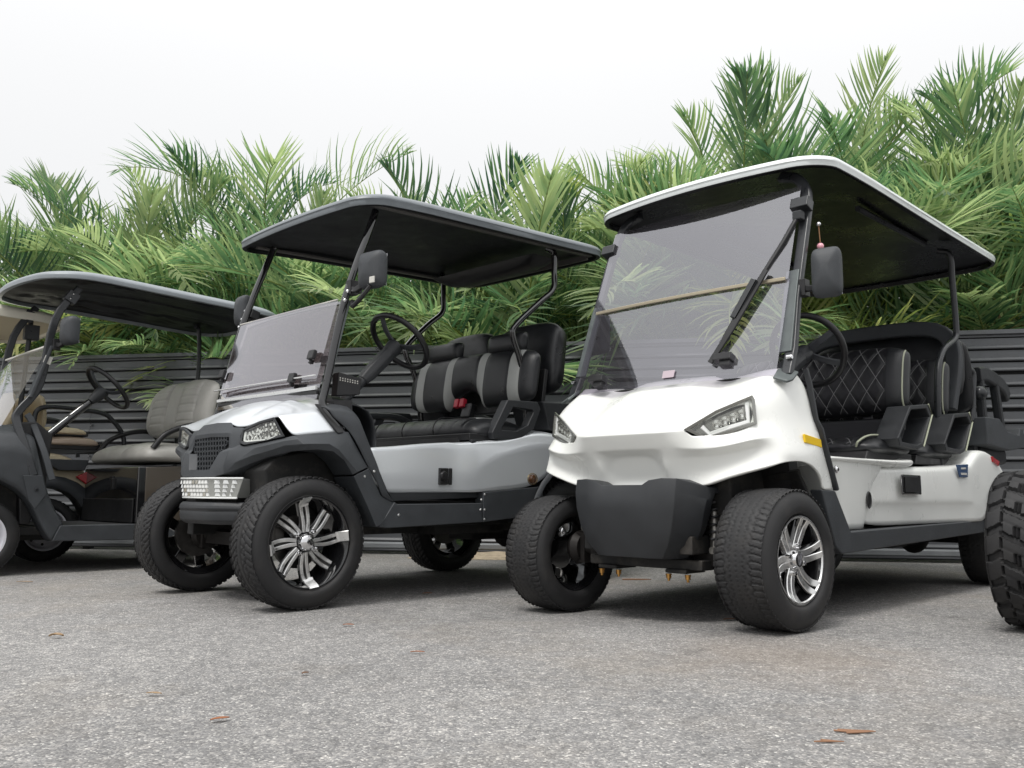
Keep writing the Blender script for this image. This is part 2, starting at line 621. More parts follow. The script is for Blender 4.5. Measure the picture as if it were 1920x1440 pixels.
g.obj('bottom_rail', mat('galvanised_rail', (0.20, 0.21, 0.22), 0.5, metal=0.3, var=(3, 0.2)), parent=fence, bevel=0.003)
g = MB()
g.box((-0.4, 0.05, 0.88), (19.2, 0.02, 1.72))
g.obj('backing_sheet', FENCE_D, parent=fence)
for i, x in enumerate([-7.9, -5.4, -3.92, -2.9, -0.4, 2.1, 4.6, 7.1]):
    g = MB()
    g.box((x, 0.10, 0.87), (0.07, 0.07, 1.74))
    g.obj('post', FENCE_D, parent=fence, bevel=0.004)
    g = MB()
    for z in (0.16, 0.55, 0.83, 1.11, 1.39):
        g.lathe([(0.0, -0.03), (0.007, -0.03), (0.010, -0.022), (0.010, -0.018)], 8, M=Matrix.Translation((x + 0.04, 0, z)))
    g.obj('rivets', BOLT, parent=fence)

# ================================================================ palms
def leaf_mat(name, c1, c2, c3, tl=0.45):
    m = bpy.data.materials.new(name)
    m.use_nodes = True
    N, K = nt(m)
    b = N['Principled BSDF']
    out = N['Material Output']
    oi = N.new('ShaderNodeObjectInfo')
    tc = N.new('ShaderNodeTexCoord')
    n = N.new('ShaderNodeTexNoise')
    n.inputs['Scale'].default_value = 2.2
    n.inputs['Detail'].default_value = 4
    K.new(tc.outputs['Object'], n.inputs['Vector'])
    ge = N.new('ShaderNodeNewGeometry')
    a = N.new('ShaderNodeMath')
    a.operation = 'MULTIPLY_ADD'
    a.inputs[1].default_value = 0.55
    K.new(oi.outputs['Random'], a.inputs[0])
    a2 = N.new('ShaderNodeMath')
    a2.operation = 'MULTIPLY_ADD'
    a2.inputs[1].default_value = 0.35
    K.new(ge.outputs['Random Per Island'], a2.inputs[0])
    K.new(n.outputs['Fac'], a2.inputs[2])
    a3 = N.new('ShaderNodeMath')
    a3.operation = 'SUBTRACT'
    a3.inputs[1].default_value = 0.35
    K.new(a2.outputs[0], a3.inputs[0])
    K.new(a3.outputs[0], a.inputs[2])
    r = N.new('ShaderNodeValToRGB')
    e = r.color_ramp.elements
    e[0].position = 0.12
    e[0].color = (*c1, 1)
    e[1].position = 0.88
    e[1].color = (*c3, 1)
    q = e.new(0.5)
    q.color = (*c2, 1)
    K.new(a.outputs[0], r.inputs[0])
    K.new(r.outputs[0], b.inputs['Base Color'])
    b.inputs['Roughness'].default_value = 0.42
    b.inputs['Specular IOR Level'].default_value = 0.55
    t = N.new('ShaderNodeBsdfTranslucent')
    hs = N.new('ShaderNodeHueSaturation')
    hs.inputs['Value'].default_value = 2.3
    hs.inputs['Saturation'].default_value = 1.1
    K.new(r.outputs[0], hs.inputs['Color'])
    K.new(hs.outputs[0], t.inputs['Color'])
    mx = N.new('ShaderNodeMixShader')
    mx.inputs[0].default_value = tl
    K.new(b.outputs[0], mx.inputs[1])
    K.new(t.outputs[0], mx.inputs[2])
    K.new(mx.outputs[0], out.inputs['Surface'])
    return m

LEAF = leaf_mat('palm_leaf', (0.030, 0.068, 0.040), (0.090, 0.162, 0.072), (0.27, 0.33, 0.16))
LEAF_D = leaf_mat('dry_palm_leaf', (0.16, 0.12, 0.055), (0.25, 0.20, 0.09), (0.22, 0.24, 0.08), 0.2)
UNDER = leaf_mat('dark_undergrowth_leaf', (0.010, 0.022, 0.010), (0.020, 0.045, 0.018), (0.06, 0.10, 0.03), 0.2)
LEAF_Y = leaf_mat('yellow_green_palm_leaf', (0.09, 0.14, 0.05), (0.20, 0.25, 0.08), (0.36, 0.36, 0.16))
RACHIS = mat('yellow_green_leaf_stalk', (0.20, 0.25, 0.06), 0.45, var=(3, 0.25))
CANE = mat('ringed_grey_green_cane', (0.20, 0.21, 0.12), 0.6, var=(9, 0.4))

def frond_mesh(seed, L, arch, npairs=36, droop=0.5, twist=0.0, veeb=32):
    """rachis leaves the origin along +X and arches down; leaflets in a V"""
    r = random.Random(seed)
    g = MB()
    pts = []
    p = Vector((0, 0, 0))
    n = 22
    el = 0.0
    for i in range(n + 1):
        pts.append(p.copy())
        t = i / n
        el = -arch * t ** 1.6
        az = twist * t
        p = p + Vector((math.cos(el) * math.cos(az), math.cos(el) * math.sin(az), math.sin(el))) * (L / n)
    g.tube(pts, 0.012, 5, m=1, up=(0, 1, 0), scale=[1.15 - 1.0 * i / n for i in range(n + 1)])
    for side in (-1, 1):
        for k in range(npairs):
            t = 0.20 + 0.80 * (k + r.uniform(-0.2, 0.2)) / npairs
            f = min(max(t * n, 0), n - 0.01)
            i = int(f)
            base = pts[i].lerp(pts[i + 1], f - i)
            tan = (pts[i + 1] - pts[i]).normalized()
            lat = Vector((0, 1, 0)) * side
            lat = (lat - tan * lat.dot(tan)).normalized()
            nor = tan.cross(lat) * side
            if nor.z < 0:
                nor = -nor
            tt = (t - 0.20) / 0.8
            ll = L * 0.31 * (math.sin(pi * min(1, tt * 0.9 + 0.14)) ** 0.6) * r.uniform(0.88, 1.08)
            ang = math.radians(74 - 40 * tt + r.uniform(-5, 5))
            vee = math.radians(veeb + r.uniform(-14, 14))
            d = tan * math.cos(ang) + (lat * math.cos(vee) + nor * math.sin(vee)) * math.sin(ang)
            d.normalize()
            w = 0.0118 * r.uniform(0.85, 1.25) * (L / 1.9) ** 0.5
            wd = d.cross(nor).normalized()
            wd = (wd + nor * r.uniform(-0.5, 0.5)).normalized()
            q = base.copy()
            vs = []
            segs = 4
            ww = [0.55, 1.0, 0.95, 0.6, 0.04]
            dr = droop * r.uniform(0.5, 1.5)
            for s in range(segs + 1):
                vs.append(q - wd * w * ww[s])
                vs.append(q + wd * w * ww[s])
                d = (d + Vector((0, 0, -1)) * dr * 0.30 * (s + 1) / segs).normalized()
                q = q + d * ll / segs
            g.add(vs, [(2 * s, 2 * s + 1, 2 * s + 3, 2 * s + 2) for s in range(segs)], 0)
    return g

FR = []
for i in range(16):
    L = 1.95 + 0.16 * (i % 4)
    FR.append(frond_mesh(100 + i, L, [1.1, 1.5, 1.9, 0.8][i % 4] + RND.uniform(-0.1, 0.1), droop=[0.45, 0.8, 1.3, 0.6][(i // 2) % 4], twist=RND.uniform(-0.35, 0.35), veeb=[22, 48, 30, 55][i % 4]))
frond_protos = []
def frond_obj(g, mt):
    me_o = g.obj('frond', [mt, RACHIS], recalc=False, merge=0, angle=60)
    bpy.data.objects.remove(me_o)
    return me_o
def frond_me(g, mt):
    o = g.obj('frond', [mt, RACHIS], recalc=False, merge=0, angle=60)
    me = o.data
    bpy.data.objects.remove(o)
    return me
FR_ME = [frond_me(g, LEAF) for g in FR]
FR_Y = [frond_me(frond_mesh(500 + i, 2.1, 1.9, 33, 1.0, veeb=35), LEAF_Y) for i in range(3)]
FR_DRY = [frond_me(frond_mesh(300 + i, 1.4, 1.9, 40, 1.3), LEAF_D) for i in range(3)]

def palm(name, label, t_, back, height, ncane, seed, spread=0.35, nf=8, group='palms growing behind the fence', lean=0.0):
    r = random.Random(seed)
    base = F0 + FDIR * t_ - FNOR * back
    root = thing(name, label, 'palm', (base.x, base.y, 0), 0, group)
    for c in range(ncane):
        a = r.uniform(0, 2 * pi) if ncane > 1 else 0
        rad = spread * (0.25 + 0.75 * r.random()) if ncane > 1 else 0
        h = (height - .22) * r.uniform(0.60, 1.0) if c else height - .22
        top = Vector((math.cos(a) * rad * 1.6 + lean, math.sin(a) * rad * 1.0, h))
        bs = Vector((math.cos(a) * rad * 0.5, math.sin(a) * rad * 0.5, 0))
        path = catmull([bs, bs.lerp(top, 0.45) - Vector((math.cos(a), math.sin(a), 0)) * 0.05, top], 7)
        g = MB()
        g.tube(path, 0.042, 8, up=(0, 1, 0), scale=[(1.1 - 0.35 * i / len(path)) * (1.12 if i % 2 else 1.0) for i in range(len(path))])
        g.obj('cane', CANE, parent=root, angle=60)
        a0 = r.uniform(0, 2 * pi)
        nn = nf - 1 + r.randint(-1, 1)
        for k in range(nn):
            az = a0 + k * 2.39996
            q = k / nn
            el = math.radians(80 - 64 * q + r.uniform(-10, 10))
            dry = q > 0.85 and r.random() < 0.35
            me = r.choice(FR_DRY) if dry else r.choice(FR_Y) if r.random() < 0.04 + 0.18 * q else r.choice(FR_ME)
            if dry:
                el = math.radians(5)
            o = bpy.data.objects.new('frond', me)
            COL.objects.link(o)
            o.parent = root
            if dry:
                o['label'] = 'dry brown hanging frond'
            o.location = top - (top - path[-3]).normalized() * 0.10 * q
            sc = r.uniform(0.72, 1.08)
            o.scale = (sc, sc, sc)
            o.rotation_euler = (r.uniform(-0.6, 0.6), -el, az)
    return root

def spear_leaf(parent):
    pass

# left to right along the fence: (position along it, distance behind it, cane height)
PALMS = [(-5.6, 0.9, 2.05), (-4.75, 0.75, 2.2), (-3.9, 1.0, 2.1), (-3.1, 0.8, 1.95), (-2.2, 0.9, 2.0), (-1.35, 0.75, 2.1), (-0.55, 0.95, 1.85), (0.25, 0.75, 2.05), (1.0, 0.9, 2.35), (1.75, 0.7, 2.3), (2.5, 0.95, 2.2), (3.2, 0.75, 2.4), (4.0, 0.9, 2.3), (4.9, 0.8, 2.2)]
WHERE = ['beyond the white-roofed cart at the far left', 'above the roof of the dark grey cart, far left', 'above the middle of the dark grey roof', 'over the rear of the dark grey roof', 'left of the silver cart roof', 'just behind the front of the silver roof', 'above the middle of the silver cart roof', 'behind the rear seats of the silver cart', 'in the gap between the silver and the white roof', 'behind the windscreen of the white cart', 'rising above the front of the white roof', 'above the middle of the white roof', 'over the rear end of the white roof', 'at the far right edge behind the fence']
for i, (t_, bk, h) in enumerate(PALMS):
    palm('areca_palm', 'multi-stemmed green palm ' + WHERE[i], t_, bk + .35, h + .10, 5, 40 + i, nf=7)
BACK = [(-6.3, 2.4, 2.75), (-4.6, 2.3, 2.85), (-2.9, 2.2, 2.9), (-1.5, 2.2, 2.3), (0.4, 2.5, 2.3), (1.45, 2.1, 2.8), (2.5, 2.0, 2.7), (3.35, 2.1, 3.25), (4.35, 2.0, 2.85), (5.3, 2.2, 2.25), (6.2, 2.0, 2.2), (2.0, 2.7, 2.75), (3.0, 2.8, 3.1), (3.95, 2.7, 3.0)]
BW = ['leftmost of the back row', 'second from the left in the back row, left of the silver roof', 'low one in the back row above the dark grey roof', 'back row, its tip above the front of the silver roof', 'lowest of the back row, where the hedge dips to the sky', 'back row, fan right of the dip in the hedge', 'back row, over the front corner of the white roof', 'tallest palm, its fronds reaching highest against the sky', 'second tallest palm, right of the tallest', 'back row, over the rear corner of the white roof', 'rightmost of the back row', 'furthest back, seen between the fan beside the dip and the white roof', 'furthest back, filling the gap left of the highest fronds', 'furthest back, filling the gap right of the highest fronds']
for i, (t_, bk, h) in enumerate(BACK):
    palm('areca_palm', 'tall green palm, ' + BW[i], t_, bk, h, 4, 140 + i, nf=8, spread=0.45, group='tall palms in the back row')

# dark mass of undergrowth between the stems
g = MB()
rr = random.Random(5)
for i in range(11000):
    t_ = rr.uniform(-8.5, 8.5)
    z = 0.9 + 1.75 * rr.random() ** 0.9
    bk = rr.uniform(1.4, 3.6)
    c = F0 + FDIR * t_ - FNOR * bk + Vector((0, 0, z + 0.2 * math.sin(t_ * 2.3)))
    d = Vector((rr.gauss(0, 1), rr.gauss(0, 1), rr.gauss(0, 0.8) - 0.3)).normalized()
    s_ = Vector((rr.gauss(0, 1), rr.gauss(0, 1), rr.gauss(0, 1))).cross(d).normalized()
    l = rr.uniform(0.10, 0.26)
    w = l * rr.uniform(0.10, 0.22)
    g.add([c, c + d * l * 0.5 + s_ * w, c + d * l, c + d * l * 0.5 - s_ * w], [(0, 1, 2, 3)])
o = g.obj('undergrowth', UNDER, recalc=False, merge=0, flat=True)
o['kind'] = 'stuff'
tag(o, 'dark tangle of leaves and stems behind the fence below the palm crowns', 'undergrowth')

# ================================================================ shared cart parts
def tyre_mesh(R, rr_, w, kind, n=420):
    sec = []          # (y, radius, tread coordinate or None)
    ht = 0.40 if kind != 'knobby' else 0.43
    side = []
    for i in range(9):
        a = i / 8
        y = w * (0.40 + 0.10 * math.sin(pi * (0.15 + 0.85 * a)))
        r = rr_ + (R * 0.955 - rr_) * a
        y += 0.0018 if i in (2, 6) else 0
        side.append((y, r))
    side = [(w * 0.36, rr_ - 0.006), (w * 0.42, rr_ + 0.004)] + side[1:]
    lug = {'road': 0.006, 'turf': 0.0045, 'knobby': 0.013, 'plain': 0.004}[kind]
    for y, r in side:
        sec.append((-y, r, None))
    # shoulder
    for a in (0.35, 0.7):
        sec.append((-w * (0.44 - 0.04 * a), R * (0.962 + 0.03 * a), -1.0))
    m = 34
    for i in range(m + 1):
        s = -1 + 2 * i / m
        sec.append((s * w * ht, R - 0.012 * abs(s) ** 3, s))
    for a in (0.7, 0.35):
        sec.append((w * (0.44 - 0.04 * a), R * (0.962 + 0.03 * a), 1.0))
    for y, r in side[::-1]:
        sec.append((y, r, None))
    def groove(th, s):
        u = th / (2 * pi)
        if kind == 'road':
            a = abs(s)
            g = 0
            if abs(a - 0.16) < 0.035 or abs(a - 0.52) < 0.03:
                g = 1
            ph = (u * 58 + 2.1 * a ** 0.8 + (0.5 if s > 0 else 0)) % 1
            if a > 0.2 and ph < 0.26:
                g = 1
            ph2 = (u * 29 - 1.6 * a) % 1
            if a > 0.12 and a < 0.62 and ph2 < 0.10:
                g = 1
            return g
        if kind == 'turf':
            a = abs(s)
            wv = 0.04 * math.sin(u * 2 * pi * 46)
            g = 0
            if abs(a - 0.30 - wv) < 0.022 or abs(s + wv) < 0.018:
                g = 0.8
            if abs(a - 0.58 - wv) < 0.03:
                g = 1
            ph = (u * 62 + 0.5 * (a - 0.6) ** 2 * 3) % 1
            if a > 0.58 and ph < 0.24:
                g = 1.0
            ph = (u * 46 + 0.25 * math.sin(a * 14)) % 1
            if a < 0.55 and ph < 0.07:
                g = max(g, 0.22)
            return g
        if kind == 'knobby':
            a = abs(s)
            ph = (u * 19 + (0.5 if s > 0 else 0) + 0.15 * math.sin(a * 5)) % 1
            if a > 0.50:
                return 1.0 if ph < 0.30 else 0.0
            if 0.44 < a:
                return 1.0 if (u * 38) % 1 < 0.75 else 0
            ph = (u * 19 + 0.55 * s) % 1
            if ph < 0.22 or abs(a - 0.06) < 0.045 and ph > 0.6:
                return 1.0
            return 0.12 if 0.55 < ph < 0.62 else 0.0
        a = abs(s)
        return 1.0 if abs(a - 0.3) < 0.05 or (a > 0.5 and (u * 40) % 1 < 0.3) else 0
    rows = []
    for i in range(n):
        th = 2 * pi * i / n
        row = []
        for k, (y, r, s) in enumerate(sec):
            if s is not None:
                q = groove(th, s) * lug
                row.append((y, r - q))
            else:
                row.append((y, r))
        rows.append([(rd * math.cos(th), y, rd * math.sin(th)) for y, rd in row])
    g = MB()
    rows.append(rows[0])
    g.grid(rows)
    # raised rings and lettering-like ribs on the side walls
    return g

def rim_barrel(r, w, mt_in, face_y, M=None):
    g = MB()
    g.lathe([(r * 0.99, w * 0.40), (r * 1.03, w * 0.42), (r * 1.03, w * 0.44), (r * 0.985, w * 0.445), (r * 0.955, w * 0.43), (r * 0.93, w * 0.36), (r * 0.90, face_y + 0.01), (r * 0.88, face_y - 0.02), (r * 0.86, -w * 0.30), (r * 0.97, -w * 0.40), (r * 1.02, -w * 0.43), (r * 0.99, -w * 0.40)], 64)
    return g

def wheel(root, name, loc, R, r, w, kind, style, steer=0.0, side=1, proto=None, detail=True):
    """part 'wheel' with sub-parts; the outer face looks to +Y for side=1"""
    if proto:
        wo = copy_tree(proto, root)
        wo.name = 'wheel'
    else:
        if style == 'machined_spokes':
            g = rim_barrel(r, w, None, w * 0.12)
            g.lathe([(0.0, w * 0.03), (r * 0.40, w * 0.02), (r * 0.40, -w * 0.03), (0, -w * 0.03)], 24)
            wo = g.obj('wheel', GLOSS_BLACK, root)
            # eight twin spokes, machined faces on black
            for k in range(8):
                a = 2 * pi * k / 8 + 0.13
                Rm = Matrix.Rotation(a, 4, 'Y')
                g = MB()
                y0, y1 = w * 0.16, w * 0.20
                for q in (-1, 1):
                    pts = [Vector((r * 0.22, y0 + 0.012, q * 0.0085)), Vector((r * 0.45, y0 + 0.010, q * 0.0125)), Vector((r * 0.66, y1, q * 0.0145)), Vector((r * 0.84, y1 + 0.004, q * 0.0135))]
                    pts = [Vector((p.x, p.y, p.z + 0.012 * math.sin(pi * min(1, (p.x / r))))) for p in pts]
                    g.beam([Rm @ p for p in catmull(pts, 4)], 0.0155, 0.012, m=0, up=Rm.to_3x3() @ Vector((0, 1, 0)))
                pts = [Vector((r * 0.20, y0, 0)), Vector((r * 0.5, y0, 0.010)), Vector((r * 0.88, y1 - 0.008, 0.004))]
                g.beam([Rm @ p for p in catmull(pts, 4)], 0.052, 0.016, m=1, up=Rm.to_3x3() @ Vector((0, 1, 0)))
                if k % 2 == 0:
                    pts = [Vector((r * 0.80, y1 + 0.010, 0.004)), Vector((r * 0.86, y1 + 0.016, 0.002)), Vector((r * 0.955, w * 0.415, 0.0)), Vector((r * 0.992, w * 0.447, 0.0))]
                    g.beam([Rm @ p for p in pts], 0.046, 0.012, m=0, up=Rm.to_3x3() @ Vector((0, 1, 0)))
                g.obj('spoke', [MACHINED, GLOSS_BLACK], wo, angle=30)
            g = MB()
            g.lathe([(0.0, w * 0.36), (0.024, w * 0.35), (0.034, w * 0.32), (0.038, w * 0.24), (0.040, w * 0.14), (0.0, w * 0.14)], 28)
            g.obj('hub_cap', CHROME, wo, angle=50)
            for k in range(4):
                g = MB()
                a = 2 * pi * k / 4 + 0.6
                g.lathe([(0.0, w * 0.36), (0.007, w * 0.355), (0.010, w * 0.31), (0.010, w * 0.15)], 8, M=Matrix.Translation((0.055 * math.cos(a), 0, 0.055 * math.sin(a))))
                g.obj('lug_nut', CHROME, wo)
            g = MB()
            g.lathe([(0.045, -0.01), (0.115, -0.01), (0.115, -0.03), (0.045, -0.03)], 40)
            g.box((0.10, -0.02, 0.02), (0.04, 0.05, 0.09))
            g.obj('brake_disc', mat('cast_iron', (0.10, 0.095, 0.09), 0.5, metal=0.8, var=(20, 0.3)), wo)
        elif style == 'machined_pairs':
            g = rim_barrel(r, w, None, w * 0.16)
            g.lathe([(0.0, w * 0.10), (r * 0.45, w * 0.08), (r * 0.45, 0.0), (0, 0.0)], 24)
            wo = g.obj('wheel', GLOSS_BLACK, root)
            for k in range(6):
                a = 2 * pi * k / 6 + 0.22
                Rm = Matrix.Rotation(a, 4, 'Y')
                g = MB()
                for q in (-1, 1):
                    pts = [Vector((r * 0.20, w * 0.30, q * 0.011)), Vector((r * 0.5, w * 0.31, q * 0.0135 + 0.008)), Vector((r * 0.78, w * 0.35, q * 0.0165 + 0.006)), Vector((r * 0.97, w * 0.425, q * 0.022 - 0.004))]
                    g.beam([Rm @ p for p in catmull(pts, 4)], 0.025, 0.014, m=0, up=Rm.to_3x3() @ Vector((0, 1, 0)))
                pts = [Vector((r * 0.20, w * 0.24, 0)), Vector((r * 0.90, w * 0.30, 0))]
                g.beam([Rm @ p for p in pts], 0.058, 0.016, m=1, up=Rm.to_3x3() @ Vector((0, 1, 0)))
                g.obj('spoke', [MACHINED, GLOSS_BLACK], wo, angle=30)
            g = MB()
            g.lathe([(r * 0.995, w * 0.452), (r * 0.955, w * 0.450), (r * 0.935, w * 0.425), (r * 0.955, w * 0.425)], 64)
            g.obj('rim_lip', MACHINED, wo)
            g = MB()
            g.lathe([(0.0, w * 0.43), (0.026, w * 0.42), (0.034, w * 0.36), (0.037, w * 0.25), (0.0, w * 0.25)], 24)
            for k in range(4):
                a = 2 * pi * k / 4 + 0.3
                g.lathe([(0.0, w * 0.40), (0.008, w * 0.395), (0.011, w * 0.35), (0.011, w * 0.2)], 8, M=Matrix.Translation((0.05 * math.cos(a), 0, 0.05 * math.sin(a))))
            g.obj('hub_cap', CHROME, wo, angle=50)
        else:
            g = MB()
            g.lathe([(r * 0.99, w * 0.40), (r * 1.04, w * 0.42), (r * 1.04, w * 0.46), (r * 0.96, w * 0.45), (r * 0.92, w * 0.40), (r * 0.86, w * 0.24), (r * 0.70, w * 0.20), (r * 0.55, w * 0.27), (r * 0.36, w * 0.30), (r * 0.30, w * 0.22), (0, w * 0.22)], 56)
            g.lathe([(r * 0.99, w * 0.40), (r * 0.90, w * 0.1), (r * 0.90, -w * 0.35), (r * 1.02, -w * 0.43)], 56)
            wo = g.obj('wheel', WHEEL_WHITE, root)
            g = MB()
            for k in range(8):
                a = 2 * pi * k / 8
                g.lathe([(0.0, w * 0.225), (0.010, w * 0.225)], 10, M=Matrix.Translation((r * 0.72 * math.cos(a), 0.001, r * 0.72 * math.sin(a))))
            g.obj('vent_holes', BLACK, wo)
            g = MB()
            g.lathe([(0.0, w * 0.42), (0.022, w * 0.40), (0.028, w * 0.30), (0.028, w * 0.2)], 20)
            g.obj('hub_cap', CHROME, wo)
        t = tyre_mesh(R, r, w, kind).obj('tyre', RUBBER2 if kind == 'turf' else RUBBER, wo, recalc=True, angle=50)
    wo.location = loc
    wo.rotation_euler = (0, 0 if not proto else RND.uniform(0, 1), steer + (0 if side > 0 else pi))
    return wo

def cushion(name, parent, mats, loc, W, H, T, tilt=0.0, yaw=0.0, nx=48, nz=24, corner=5.0, puff=3.0, back=0.35, zr=None, disp=None, mfun=None, bevel=0):
    """padded panel: width along Y, height along Z, facing +X, tilted about Y"""
    M = Matrix.Translation(loc) @ Matrix.Rotation(yaw, 4, 'Z') @ Matrix.Rotation(tilt, 4, 'Y')
    def pt(u, v, front):
        k = (1 - abs(u) ** corner) ** (1 / corner) if abs(u) < 1 else 0
        z0, z1 = (-H / 2 * (0.35 + 0.65 * k), H / 2 * (0.35 + 0.65 * k)) if zr is None else zr(u)
        z = z0 + (z1 - z0) * (v + 1) / 2
        y = u * W / 2 * (1 - 0.0 * abs(v))
        e = (max(0, 1 - abs(u) ** (puff * 3)) * max(0, 1 - abs(v) ** puff)) ** 0.5
        if front:
            x = T * e
            if disp:
                x += disp(u, v, y, z) * min(1, e * 1.6)
        else:
            x = -T * back * (max(0, 1 - abs(u) ** 10) * max(0, 1 - abs(v) ** 8)) ** 0.5
        return M @ Vector((x, y, z))
    def su(i, n):
        t = -1 + 2 * i / n
        return math.sin(t * pi / 2) * 0.45 + t * 0.55 if abs(t) < 1 else t
    us = [su(i, nx) for i in range(nx + 1)]
    vs = [su(i, nz) for i in range(nz + 1)]
    g = MB()
    g.grid([[pt(u, v, True) for u in us] for v in vs], mfun=(lambda i, j: mfun((us[j] + us[j + 1]) / 2, (vs[i] + vs[i + 1]) / 2)) if mfun else None)
    bi = len(g.v)
    us2, vs2 = us[::3] if nx % 3 == 0 else us, vs
    g.grid([[pt(u, v, False) for u in us[::-1]] for v in vs], 0)
    return g.obj(name, mats, parent, merge=5e-4, angle=80)

def canopy(name, parent, m_top, m_liner, x0, x1, hw, z0, z1, crown=0.05, th=0.05, bow=0.06, cr=0.12, lip=True, ribs=0.0, label=None, dark_from=11):
    """x0 rear, x1 front; z0 rear edge height, z1 front edge height"""
    out = []
    def seg(a, b, n):
        for i in range(n):
            out.append((a[0] + (b[0] - a[0]) * i / n, a[1] + (b[1] - a[1]) * i / n))
    def arc(cx, cy, a0, n=8):
        for i in range(n):
            a = a0 + (pi / 2) * i / n
            out.append((cx + cr * math.cos(a), cy + cr * math.sin(a)))
    arc(x1 - cr, hw - cr, 0)
    seg((x1 - cr, hw), (x0 + cr, hw), 12)
    arc(x0 + cr, hw - cr, pi / 2)
    seg((x0, hw - cr), (x0, -hw + cr), 14)
    arc(x0 + cr, -hw + cr, pi)
    seg((x0 + cr, -hw), (x1 - cr, -hw), 12)
    arc(x1 - cr, -hw + cr, 1.5 * pi)
    seg((x1, -hw + cr), (x1, hw - cr), 14)
    xc = (x0 + x1) / 2
    P = []
    for x, y in out:
        f = max(0, (x - xc) / (x1 - xc))
        x += bow * (1 - (y / hw) ** 2) * f ** 3
        r_ = max(0, (xc - x) / (xc - x0))
        x -= bow * 0.5 * (1 - (y / hw) ** 2) * r_ ** 3
        P.append((x, y))
    def ze(x, y):
        f = (x - x0) / (x1 - x0)
        return z0 + (z1 - z0) * f - 0.018 * max(0, (f - 0.75) / 0.25) ** 2 * 1.0
    def ring(s, dz, inset=0.0):
        r = []
        for x, y in P:
            xx, yy = xc + (x - xc) * s, y * s
            if inset:
                d = Vector((x - xc, y)).normalized() * inset
                xx -= d.x
                yy -= d.y
            r.append((xx, yy, ze(x, y) * s + (z0 + z1) / 2 * (1 - s) + crown * (1 - s * s) + dz))
        return r
    g = MB()
    rings = [ring(0.0, 0.0), ring(0.35, 0.0), ring(0.6, 0.0), ring(0.8, 0.0), ring(0.90, 0.004), ring(0.955, 0.0), ring(1, -0.010, 0.012), ring(1, -0.022, 0.002), ring(1, -0.03, 0.0)]
    if lip:
        rings += [ring(1, -0.034, 0.005), ring(1, -th + 0.004, 0.005), ring(1, -th, 0.008)]
    else:
        rings += [ring(1, -th, 0.004)]
    rings += [ring(1, -th - 0.001, 0.030), ring(1, -th + 0.022, 0.034)]
    g.grid(rings, closed_u=True, mfun=lambda i, j: 1 if i >= dark_from else 0)
    top = g.obj(name, [m_top, m_liner], parent, angle=50)
    if label:
        top['label'] = label
    g = MB()
    n = 44
    rows = []
    for i in range(n + 1):
        s = 1 - i / n
        r = ring(s, -th + 0.024 - 0.012 * (1 - s), 0.034 * (1 if s > 0.05 else 0))
        rr_ = []
        for (x, y, z), (px, py) in zip(r, P):
            dz = 0
            if ribs:
                a = abs(y) / hw
                if a < 0.80:
                    dz = 0.012 * (1 if math.sin(x * 2 * pi / 0.30) > 0.3 else 0) * (1 if 0.5 < a else 0)
                    dz += 0.010 if math.sin(y * 2 * pi / 0.36) > 0.2 else 0
            rr_.append((x, y, z + dz * min(1, (1 - s) * 8)))
        rows.append(rr_)
    g.grid(rows, closed_u=True)
    g.obj('roof_liner', m_liner, parent, angle=35)
    return top

def steering(parent, c, R, tilt, base, spokes=3, col_r=0.026, col_mat=None, pod=True):
    """c wheel centre, tilt about Y of the wheel plane (normal towards the driver)"""
    c = Vector(c)
    base = Vector(base)
    d = (c - base).normalized()
    g = MB()
    zax = d
    xax = zax.cross(Vector((0, 1, 0))).normalized()
    yax = zax.cross(xax).normalized()
    ring = [c + xax * R * math.cos(2 * pi * i / 40) + yax * R * math.sin(2 * pi * i / 40) for i in range(40)]
    g.tube(ring, 0.0155, 10, up=tuple(d + Vector((0.001, 0.002, 0))), closed=True)
    w = g.obj('steering_wheel', BLACK, parent, angle=60)
    g = MB()
    for a in ([0.3, pi - 0.3, pi / 2 + pi, ] if spokes == 3 else [0.5, pi - 0.5, pi + 0.5, -0.5]):
        e = c + yax * R * 0.97 * math.cos(a) + xax * R * 0.97 * math.sin(a)
        g.beam(catmull([c - d * 0.035 + (e - c) * 0.15, c - d * 0.03 + (e - c) * 0.6, e], 4), 0.030, 0.012, up=tuple(d))
    g.obj('spokes', PLASTIC, w, bevel=0.003)
    g = MB()
    Mr = Matrix.Translation(c - d * 0.04) @ d.to_track_quat('Y', 'Z').to_matrix().to_4x4()
    g.lathe([(0.0, 0.018), (0.025, 0.016), (0.042, 0.006), (0.045, -0.02), (0.036, -0.07), (0.024, -0.11), (0.0, -0.12)], 20, M=Mr)
    g.obj('hub', PLASTIC_D, w)
    g = MB()
    g.tube([base, c - d * 0.16], col_r, 14, up=(0, 1, 0))
    co = g.obj('steering_column', col_mat or PLASTIC_D, parent, angle=60)
    if pod:
        g = MB()
        g.sweep([c - d * 0.33, c - d * 0.28, c - d * 0.12, c - d * 0.07], [(-0.03, -0.032), (0.03, -0.032), (0.038, 0.0), (0.024, 0.034), (-0.024, 0.034), (-0.038, 0.0)], up=(0, 0, 1), scale=[0.75, 1.0, 1.1, 0.8])
        g.obj('column_shroud', PLASTIC_D, co, bevel=0.010, seg=3)
        g = MB()
        g.tube([c - d * 0.10, c - d * 0.08 + yax * 0.09 + Vector((0, 0, 0.01)), c - d * 0.06 + yax * 0.15 + Vector((0, 0, 0.02))], 0.006, 8)
        g.obj('turn_signal_lever', BLACK, co)
    return w

